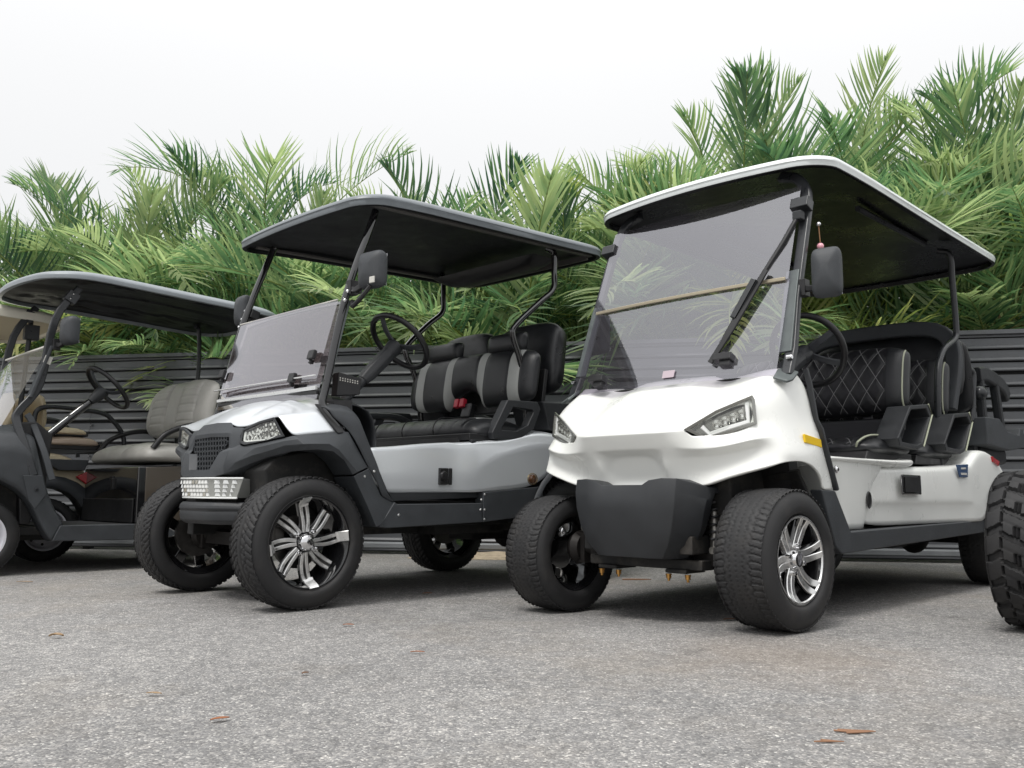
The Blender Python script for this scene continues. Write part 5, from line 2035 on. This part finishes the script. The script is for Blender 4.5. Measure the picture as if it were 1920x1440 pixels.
g.box((-.184, .722, 1.455), (.008, .032, .030), rot=(0, 0, .1))
g.obj('mirror_sticker', PALE, S, bevel=.003)
side_mirror(S, (-.235, -.56, 1.50), (.12, .175, .075), (-.232, -.500, 1.44), (-.22, -.53, 1.43), ang=-.1)

# roof and rear hoops
canopy('roof', S, ROOF_GREY, LINER_G, -2.03, -.205, .625, 2.005, 1.925, crown=.03, th=.060, bow=.05, cr=.13)
for s in (1, -1):
    g = MB()
    g.beam([(-.30, s * .54, 1.875), (-1.95, s * .54, 1.955)], .035, .012)
    g.obj('roof_rail', mat('grey_rail', (.13, .125, .12), .5, metal=.3), S)
    g = MB()
    g.tube(catmull([(-1.62, s * .47, 1.95), (-1.655, s * .50, 1.92), (-1.66, s * .50, 1.80), (-1.65, s * .50, 1.70), (-1.53, s * .50, 1.60), (-1.36, s * .485, 1.45), (-1.335, s * .48, 1.38), (-1.42, s * .47, 1.20), (-1.48, s * .46, .80)], 6), .018, 12, up=(0, 1, 0))
    g.obj('rear_roof_post', GLOSS_BLACK, S, angle=60)
g = MB()
g.beam([(-1.93, -.53, 1.945), (-1.93, .53, 1.945)], .012, .035)
g.obj('rear_roof_rail', mat('grey_rail', (.13, .125, .12), .5), S)
g = MB()
rows = []
for i in range(17):
    y = -.46 + .92 * i / 16
    k = (1 - (abs(y) / .46) ** 4) ** .5 if abs(y) < .46 else 0
    rows.append([(-1.52, y, 1.90), (-1.53, y, 1.90 - .055 * k), (-1.60, y, 1.90 - .075 * k), (-1.70, y, 1.90 - .065 * k), (-1.73, y, 1.90)])
g.grid(rows)
g.obj('overhead_speaker_bar', BLACK, S, sub=1)

# striped front bench
def s_mf(u, v):
    y = abs(u * .55)
    return 1 if (.110 < y < .178 or .375 < y < .455) else 0
def s_disp(u, v, y, z):
    a = abs(y)
    d = min(abs(a - .110), abs(a - .178), abs(a - .375), abs(a - .455))
    return -.006 * max(0, 1 - d / .009)
def s_zr(u):
    k = max(0, 1 - abs(u) ** 4.5) ** (1 / 4.5)
    y = abs(u) * .55
    arch = .11 * max(0, 1 - (y / .155) ** 2) ** .6
    return (-.172 * (.30 + .70 * k) + arch, .172 * (.22 + .78 * k))
bb = cushion('front_backrest', S, [LEATHER_B, LEATHER_S], (-1.455, .02, 1.165), 1.10, .35, .075, -.16, nx=110, nz=30, zr=s_zr, disp=s_disp, mfun=s_mf)
for yc in (.30, -.25):
    cushion('headrest', S, LEATHER_B, (-1.485, yc, 1.375), .30, .125, .055, -.12, nx=24, nz=12, corner=5)['label'] = 'near-side headrest' if yc > 0 else 'far-side headrest'
def c_mf(u, v):
    y = abs(u * .55)
    return 1 if (.110 < y < .178 or .375 < y < .455) and v > -.45 else 0
cs = cushion('front_seat_cushion', S, [LEATHER_B, LEATHER_S], (-1.20, 0, .815), 1.12, .46, .10, -pi / 2, nx=110, nz=30, corner=7, puff=3.2, disp=lambda u, v, y, z: s_disp(u, v, y, z) - .004 * max(0, math.sin(z * 14)), mfun=c_mf, back=.3)
g = MB()
for yy in (.25, -.02, -.27):
    g.tube(catmull([(-.965, yy, .80), (-.958, yy, .855), (-1.0, yy, .905), (-1.10, yy, .917)], 4), .0035, 5)
g.obj('seam_piping', PIPING_D, cs)
g = MB()
g.box((-1.20, 0, .795), (.50, 1.10, .035))
g.obj('seat_base', BLACK, S, bevel=.005)
for yy in (-.035, .015):
    g = MB()
    g.box((-1.385, yy, 1.035), (.03, .036, .055), rot=(.1, -.3, 0))
    g.obj('belt_buckle', RED_P, S, bevel=.005)
g = MB()
g.box((-1.40, .05, .985), (.05, .08, .09), rot=(0, -.3, 0))
g.obj('buckle_stalk', BLACK, S, bevel=.008)
# arm rests
for s in (1, -1):
    OUT = [(-1.190, 1.001), (-1.426, 1.009), (-1.451, .971), (-1.395, .856), (-1.277, .790), (-1.089, .786), (-1.074, .817)]
    INN = [(-1.235, .968), (-1.385, .960), (-1.392, .948), (-1.345, .872), (-1.262, .838), (-1.150, .836), (-1.148, .850)]
    k = 7
    g = MB()
    y0, y1 = s * .535, s * .590
    g.grid([[(a[0], y, a[1]) for a in L_] for L_, y in ((OUT, y0), (OUT, y1), (INN, y1), (INN, y0), (OUT, y0))], closed_u=True)
    g.obj('armrest', PLASTIC_D, S, bevel=.012, seg=3)
for yc in (.27, -.27):
    cushion('rear_backrest', S, LEATHER_B, (-1.68, yc, 1.30), .53, .46, .06, -.12, nx=30, nz=20, corner=3.2, puff=2.6, back=1.4)['label'] = ('near' if yc > 0 else 'far') + '-side hump of the rear-facing backrest'
g = MB()
g.box((-1.58, .0, 1.10), (.03, 1.0, .24), rot=(0, -.15, 0))
g.obj('seat_back_panel', BLACK, S, bevel=.006)
g = MB()
g.prism([(-1.56, .86), (-1.50, 1.02), (-1.80, 1.03), (-1.95, 1.0), (-1.95, .86)], .30, .56)
g.prism([(-1.56, .86), (-1.50, 1.02), (-1.80, 1.03), (-1.95, 1.0), (-1.95, .86)], -.56, -.30)
g.obj('rear_arm_panel', PLASTIC_D, S, bevel=.01)
g = MB()
g.box((-2.0, 0, .88), (.5, 1.0, .10))
g.obj('rear_seat_cushion', LEATHER_B, S, bevel=.03, seg=4)
g = MB()
g.prism([(-1.6, .83), (-2.10, .80), (-2.14, .45), (-1.6, .62)], -.55, .55)
g.obj('rear_body', SILVER, S, bevel=.02)
steering(S, (-.715, .25, 1.295), .172, 0, (-.335, .25, .915), spokes=3, col_r=.024)
g = MB()
g.tube(catmull([(-.95, -.52, .93), (-1.05, -.53, .965), (-1.3, -.53, .975), (-1.42, -.52, .94)], 5), .022, 8)
g.obj('far_armrest', PLASTIC_D, S)

# ================================================================ DARK GREY cart with taupe seats
B = cart_root('golf_cart', 'dark grey cart with taupe vinyl bench and low grey roof, left of the silver one', -3.2, 5.25, .78, .88)
b0 = wheel(B, 'wheel', (0, .44, .232), .232, .145, .20, 'plain', 'steel')
for lx, sd in ((0, -1), (-1.65, 1), (-1.65, -1)):
    wheel(B, 'wheel', (lx, sd * .44, .232), 0, 0, 0, '', '', side=sd, proto=b0)
frame_under(B, -1.65, .88, .232, .26, w=.2)
inner_liner(B, .38, None, .26, .12, -.25)
for s in (1, -1):
    g = MB()
    rows = []
    st = [((.30, .50), (.26, .44)), ((.29, .66), (.20, .52)), ((.20, .78), (.12, .56)), ((.06, .825), (.02, .585)), ((-.08, .850), (-.088, .570)), ((-.183, .862), (-.177, .523)), ((-.275, .835), (-.225, .480)), ((-.322, .60), (-.274, .411)), ((-.342, .508), (-.310, .34)), ((-.400, .38), (-.345, .27)), ((-.458, .294), (-.394, .198))]
    for (tx, tz), (bx, bz) in st:
        top_in = .40 if tz > .7 else .54
        rows.append([(tx - .01, s * top_in, tz + (.03 if tz > .7 else 0)), (tx, s * .50 if tz > .7 else s * .553, tz), (tx * .7 + bx * .3, s * .552, tz * .7 + bz * .3), (tx * .35 + bx * .65, s * .560, tz * .35 + bz * .65), (bx, s * .562, bz), (bx, s * .44, bz - .005)])
    g.grid(rows)
    g.obj('front_fender', PLASTIC, B, sub=2, solid=.006, crease=lambda a, b: .5 if abs(a.z - b.z) > .03 or abs(a.x - b.x) > .03 else 0)
    g = MB()
    g.prism([(-.440, .294), (-1.42, .294), (-1.42, .185), (-.394, .198)], s * .50, s * .563)
    g.obj('rocker_panel', PLASTIC, B, bevel=.006)
    g = MB()
    g.prism([(-.205, .60), (-.315, .60), (-.345, .49), (-.285, .395), (-.245, .45)], s * .562, s * .570)
    pl = g.obj('side_plate', PLASTIC, B, bevel=.003)
    g = MB()
    g.lathe([(0, .001), (.005, .001), (.006, .006), (.011, .005), (.012, 0)], 12, M=Matrix.Translation((-.287, s * .570, .515)) @ Matrix.Rotation(0 if s > 0 else pi, 4, 'X'))
    g.obj('plate_bolt', STEEL_BLACK, pl)
    g = MB()
    g.beam(catmull([(-.268, s * .553, .600), (-.225, s * .53, .75), (-.175, s * .47, .93), (-.190, s * .455, 1.00), (-.300, s * .44, 1.18), (-.365, s * .43, 1.60), (-.500, s * .43, 1.835)], 4), .048, .030, up=(0, 1, 0))
    ps = g.obj('windscreen_post', STEEL_BLACK, B, bevel=.004)
    g = MB()
    g.beam([(-.245, s * .440, 1.085), (-.350, s * .430, 1.425)], .075, .018, up=(1, 0, .3))
    g.obj('post_cover', PLASTIC, ps, bevel=.006)
    g = MB()
    g.box((-.333, s * .452, 1.335), (.045, .006, .05), rot=(0, -.3, 0))
    g.obj('post_label', PALE, ps)
    g = MB()
    g.box((-.455, s * .43, 1.765), (.075, .055, .075), rot=(0, -.5, 0))
    g.obj('roof_clamp', STEEL_BLACK, ps, bevel=.004)
    for z in (1.752, 1.785):
        g = MB()
        g.sphere((-.44 - (z - 1.75) * .5, s * .460, z), .009, 8)
        g.obj('bolt', CHROME, ps)
    g = MB()
    g.beam(catmull([(-.380, s * .54, .575), (-.33, s * .50, .76), (-.275, s * .42, .94), (-.25, s * .40, .985)], 4), .040, .022, up=(0, 1, 0))
    g.obj('body_strut', PLASTIC, B, bevel=.004)
    g = MB()
    g.tube(catmull([(-1.70, s * .42, 1.86), (-1.745, s * .45, 1.84), (-1.76, s * .45, 1.60), (-1.74, s * .45, 1.35), (-1.62, s * .45, 1.10), (-1.60, s * .45, .60)], 5), .0175, 10, up=(0, 1, 0))
    g.obj('rear_roof_post', STEEL_BLACK, B, angle=60)
    g = MB()
    g.tube(catmull([(-1.02, s * .49, .80), (-1.10, s * .50, .90), (-1.25, s * .50, .965), (-1.40, s * .50, .98), (-1.465, s * .49, .93), (-1.47, s * .47, .86)], 5), .020, 10)
    g.obj('armrest', BLACK, B, angle=60)
g = MB()
rows = []
for x, z, hw in ((.38, .56, .34), (.36, .70, .38), (.26, .80, .42), (.10, .875, .44), (-.05, .920, .44), (-.18, .935, .44), (-.26, .93, .42)):
    rows.append([(x - .05 * abs(q) ** 2, hw * q, z - .05 * abs(q) ** 3) for q in [-1 + i / 5 for i in range(11)]])
g.grid(rows)
g.obj('front_cowl', PLASTIC, B, sub=1, solid=.006)
g = MB()
g.prism([(-.20, .93), (-.30, .94), (-.40, .86), (-.38, .55), (-.30, .30), (-.24, .30)], -.44, .44)
g.obj('dashboard', BLACK, B, bevel=.01)
g = MB()
g.box((-.90, 0, .282), (1.1, 1.04, .02))
g.obj('floor', mat('floor_mat', (.03, .031, .033), .7), B)
g = MB()
g.prism([(-.93, .295), (-.93, .675), (-1.62, .70), (-1.62, .295)], -.49, .49)
sb = g.obj('seat_box', GLOSS_BLACK, B, bevel=.012, seg=3)
g = MB()
g.prism([(-.926, .295), (-.915, .30), (-.915, .455), (-.926, .46)], -.46, .46)
g.obj('kick_panel', BLACK, sb, bevel=.003)
g = MB()
g.prism([(-.985, .31), (-.98, .67), (-1.40, .69), (-1.40, .31)], .489, .497)
g.obj('side_door', mat('gloss_black_brown_reflection', (.085, .07, .055), .10, coat=1.0), sb, bevel=.003)  # gloss black side panel; its brown reflections are put into the base colour
g = MB()
g.box((-.935, .05, .60), (.03, .06, .03)); g.box((-.93, .08, .56), (.03, .03, .08))
g.obj('key_switch', BLACK, sb, bevel=.005)
# pleated taupe bench
def b_disp(u, v, y, z):
    a = abs(y)
    h = 0
    for c in (.235,):
        d = abs(a - c)
        if d < .135:
            h += .016 * max(0, 1 - (d / .135) ** 4)
            k = (z / .062) % 1
            h -= .0065 * max(0, 1 - min(k, 1 - k) * .062 / .008)
    for c in (.10, .37):
        h -= .010 * max(0, 1 - abs(a - c) / .012)
    return h
cushion('backrest', B, LEATHER_T, (-1.44, 0, 1.125), 1.04, .44, .085, -.20, nx=110, nz=66, corner=3.2, disp=b_disp)
cushion('seat_cushion', B, LEATHER_T, (-1.18, 0, .745), 1.04, .48, .095, -pi / 2, nx=90, nz=36, corner=5, puff=3, back=.4,
        disp=lambda u, v, y, z: .014 * abs(math.cos(y * 2 * pi / .52)) - .008 * max(0, 1 - min((y / .26 + .5) % 1, 1 - (y / .26 + .5) % 1) * .26 / .012))
g = MB()
g.box((-1.52, 0, 1.10), (.03, .9, .34), rot=(0, -.2, 0))
g.obj('backrest_shell', BLACK, B, bevel=.01)
steering(B, (-.79, .24, 1.215), .175, 0, (-.375, .24, .815), spokes=3, col_r=.026, col_mat=GLOSS_BLACK, pod=False)
g = MB()
rows = []
for i in range(6):
    t = i / 5
    rows.append([(-.10 - .24 * t + .02 * (1 - (j / 6 - 1) ** 2), .44 * (j / 6 - 1), .90 + .53 * t) for j in range(13)])
g.grid(rows)
g.obj('windscreen_pane', GLASS_C, B, angle=60)
g = MB()
g.beam([(-.33, -.44, 1.425), (-.33, .44, 1.425)], .02, .014)
g.obj('pane_top_edge', PALE, B)
g = MB()
g.box((-.42, .43, 1.37), (.02, .02, .02)); 
side_mirror(B, (-.395, .60, 1.515), (.135, .185, .085), (-.375, .455, 1.44), (-.38, .53, 1.43), ang=.15)
canopy('roof', B, ROOF_GREY2, LINER_G, -1.94, -.30, .61, 1.865, 1.925, crown=.05, th=.050, bow=.12, cr=.22, lip=False, ribs=1)

# ================================================================ BEIGE cart, mostly beyond the left edge
Cc = cart_root('golf_cart', 'beige cart with cream roof and red tail light at the far left edge', -4.62, 5.25, .78, .88)
c0 = wheel(Cc, 'wheel', (-1.68, .44, .230), .230, .145, .20, 'plain', 'steel')
for lx, sd in ((-1.68, -1), (0, 1), (0, -1)):
    wheel(Cc, 'wheel', (lx, sd * .44, .230), 0, 0, 0, '', '', side=sd, proto=c0)
frame_under(Cc, -1.68, .88, .23, .26, w=.2)
canopy('roof', Cc, ROOF_CREAM, mat('cream_liner', (.62, .56, .42), .6), -1.72, -.10, .61, 1.80, 1.85, crown=.05, th=.075, bow=.08, cr=.18, lip=False)
for s in (1, -1):
    g = MB()
    rows = []
    for x, zt, zb in ((-1.05, .70, .30), (-1.30, .74, .30), (-1.44, .77, .42), (-1.56, .80, .50), (-1.70, .80, .56), (-1.82, .78, .56), (-1.90, .72, .55), (-1.95, .64, .52)):
        rows.append([(x, s * .30, zt), (x, s * .50, zt - .005), (x, s * .53, zt - .04), (x, s * .545, (zt + zb) / 2), (x, s * .545, zb)])
    g.grid(rows)
    g.obj('rear_quarter', BEIGE_P, Cc, sub=2, solid=.005)
    g = MB()
    rows = []
    for k in range(13):
        a = pi * (.0 + k / 12)
        rr_ = .27
        rows.append([(-1.68 + (rr_ + d) * math.cos(a) * (1.08 if d > .03 else 1), s * yy, .25 + (rr_ + d) * math.sin(a) * 1.05) for d, yy in ((0, .40), (0, .555), (.02, .565), (.085, .555))])
    g.grid(rows)
    g.obj('rear_fender', PLASTIC, Cc, solid=.004)
    g = MB()
    g.prism([(-1.850, .615), (-1.93, .655), (-2.00, .62), (-2.00, .545), (-1.93, .56)], s * .545, s * .570)
    g.obj('tail_light', RED, Cc, bevel=.008, seg=3)
    g = MB()
    g.prism([(-1.1, .34), (-1.42, .34), (-1.42, .20), (-1.1, .20)], s * .50, s * .55)
    g.obj('rocker_panel', BEIGE_P, Cc, bevel=.01)
    g = MB()
    g.tube(catmull([(-1.56, s * .5, .99), (-1.575, s * .5, 1.09), (-1.65, s * .5, 1.125), (-1.80, s * .5, 1.126), (-2.02, s * .5, 1.108), (-2.11, s * .5, 1.06), (-2.20, s * .5, .945), (-2.22, s * .5, .80)], 5), .018, 10, up=(0, 1, 0))
    g.obj('hip_restraint', STEEL_BLACK, Cc, angle=60)
    g = MB()
    g.tube([(-1.50, s * .48, 1.78), (-1.47, s * .48, 1.10), (-1.50, s * .48, .75)], .018, 10, up=(0, 1, 0))
    g.obj('rear_roof_post', STEEL_BLACK, Cc, angle=60)
    g = MB()
    g.tube([(-.30, s * .45, 1.76), (-.05, s * .48, .90)], .018, 10, up=(0, 1, 0))
    g.obj('windscreen_post', STEEL_BLACK, Cc, angle=60)
    g = MB()
    g.box((-1.50, s * .50, 1.66), (.10, .05, .11))
    g.obj('roof_bracket', STEEL_BLACK, Cc, bevel=.005)
g = MB()
g.prism([(-1.93, .28), (-1.94, .36), (-2.20, .37), (-2.20, .33)], -.45, .45)
g.prism([(-1.66, .70), (-1.66, .74), (-1.93, .74), (-1.90, .66), (-1.72, .66)], .545, .60)
g.obj('foot_plate', PLASTIC, Cc, bevel=.005)
cushion('front_backrest', Cc, BEIGE, (-1.42, 0, 1.08), .98, .30, .06, -.1, nx=30, nz=16)
cushion('rear_backrest', Cc, BEIGE, (-1.62, 0, 1.09), .98, .28, .05, pi + .1, nx=30, nz=16)
cushion('rear_seat_cushion', Cc, mat('pinkish_beige_vinyl', (.46, .36, .28), .5, bump=(300, .3)), (-1.86, 0, .865), .98, .40, .06, -pi / 2, nx=40, nz=20, corner=6)
cushion('folded_cushion', Cc, BEIGE, (-1.80, .0, .945), .90, .36, .05, -pi / 2, nx=40, nz=20, corner=6)
g = MB()
g.box((-1.80, 0, .935), (.34, .86, .025))
g.box((-1.88, 0, .845), (.42, .92, .05))
g.obj('cushion_boards', BLACK, Cc, bevel=.006)
g = MB()
g.prism([(.35, .50), (.30, .74), (.05, .86), (-.15, .90), (-.25, .60), (-.45, .28), (-1.1, .28), (-1.1, .66), (-1.6, .70), (-1.6, .30), (-.3, .22), (.2, .40)], -.42, .42)
g.obj('body_shell', BEIGE_P, Cc, bevel=.02)
cushion('front_seat_cushion', Cc, BEIGE, (-1.20, 0, .72), .98, .45, .08, -pi / 2, nx=30, nz=16)

# ================================================================ neighbour on the right: only its knobbly front tyre shows
K = cart_root('golf_cart', 'cart at the far right edge of which only a chunky off-road tyre shows', 1.99 + 1.15 * math.cos(.79), 3.32 - 1.15 * math.sin(.79), .79, 1.15)
k0 = wheel(K, 'wheel', (0, -.575, .296), .296, .175, .25, 'knobby', 'steel', side=-1)
for lx, sd in ((0, 1), (-1.7, 1), (-1.7, -1)):
    wheel(K, 'wheel', (lx, sd * .575, .296), 0, 0, 0, '', '', side=sd, proto=k0)
frame_under(K, -1.7, 1.15, .305, .42, w=.25)
g = MB()
g.prism([(.28, .62), (.24, .82), (.0, .95), (-.2, 1.0), (-.3, .70), (-.42, .45), (-1.1, .45), (-1.1, .80), (-1.9, .82), (-1.95, .60), (-.3, .42), (.2, .50)], -.34, .34)
g.obj('body_shell', PLASTIC, K, bevel=.03, seg=3)

# ================================================================ fallen leaves and twigs
LF = [mat('rust_brown_leaf', (.28, .10, .035), .7), mat('tan_dry_leaf', (.30, .20, .11), .75), mat('dark_brown_leaf', (.12, .06, .03), .75)]
def fallen(x, y, l, w, rz, m, label, curl=.15):
    g = MB()
    rows = []
    for i in range(9):
        t = i / 8
        ww = w * math.sin(pi * min(.98, t * .96 + .02)) ** .7
        zz = .006 + .010 * curl * math.sin(pi * t)
        rows.append([((t - .5) * l, -ww / 2, zz + .008 * curl * (1 + .5 * math.sin(7 * t))), ((t - .5) * l, 0, zz), ((t - .5) * l, ww / 2, zz + .009 * curl)])
    g.grid(rows)
    o = g.obj('fallen_leaf', m, None, solid=.0012)
    o.location = (x, y, ground_z(x, y))
    o.rotation_euler = (0, 0, rz)
    return tag(o, label, 'leaf', 'dead leaves lying on the asphalt')
fallen(-1.55, 3.05, .048, .020, .2, LF[1], 'tan curled leaf lying alone on the asphalt at the left, left of the silver cart', .6)
fallen(-.63, 1.96, .042, .013, .6, LF[0], 'orange-brown leaf, the nearest of the dead leaves, low left of the middle')
fallen(-.87, 2.20, .040, .010, -.1, LF[1], 'pale tan leaf left of and beyond the nearest orange leaf')
fallen(-.56, 2.45, .024, .014, .9, LF[2], 'small crumpled dark leaf between the nearest leaf and the silver cart wheel')
fallen(-.29, 2.78, .045, .008, 0, LF[0], 'thin rusty leaf sliver right of the small crumpled dark leaf')
fallen(-.61, 3.35, .042, .016, .1, LF[0], 'orange-brown leaf lying just in front of the silver cart front wheel')
fallen(-.42, 4.45, .05, .02, .4, LF[0], 'brown leaf lying between the silver cart wheel and the white cart')
fallen(-2.69, 4.91, .09, .02, .05, LF[1], 'long tan leaf scrap near the left edge by the dark grey cart')
fallen(.87, 3.55, .06, .02, .3, LF[2], 'dark brown leaf in the shade under the white cart')
def twig(x, y, pts, label, r=.0022):
    g = MB()
    for P_ in pts:
        g.tube([(p[0], p[1], .004) for p in P_], r, 5, scale=[1, 1.2, .9, .5][:len(P_)])
    o = g.obj('dry_twig', mat('dry_twig_bark', (.26, .14, .08), .8), None)
    o.location = (x, y, 0)
    return tag(o, label, 'twig', 'dry twigs on the asphalt')
twig(.715, 1.885, [[(-.04, .01), (-.01, .0), (.02, -.002), (.045, .004)], [(-.03, .016), (.0, .008), (.03, .006), (.044, .004)], [(-.02, -.008), (.005, -.004), (.025, .0), (.044, .004)]], 'bundle of reddish dry stalks low right on the asphalt, the larger one')
twig(.635, 1.815, [[(-.03, -.004), (0, -.002), (.02, -.003), (.03, -.004)], [(-.012, .01), (.0, .004), (.012, .0), (.026, -.003)]], 'small split twig just in front of the larger bundle of stalks', .0018)
twig(.73, 5.2, [[(-.08, .0), (-.02, .004), (.05, .0), (.09, .006)]], 'thin dark twig on the ground beneath the white cart front axle', .004)
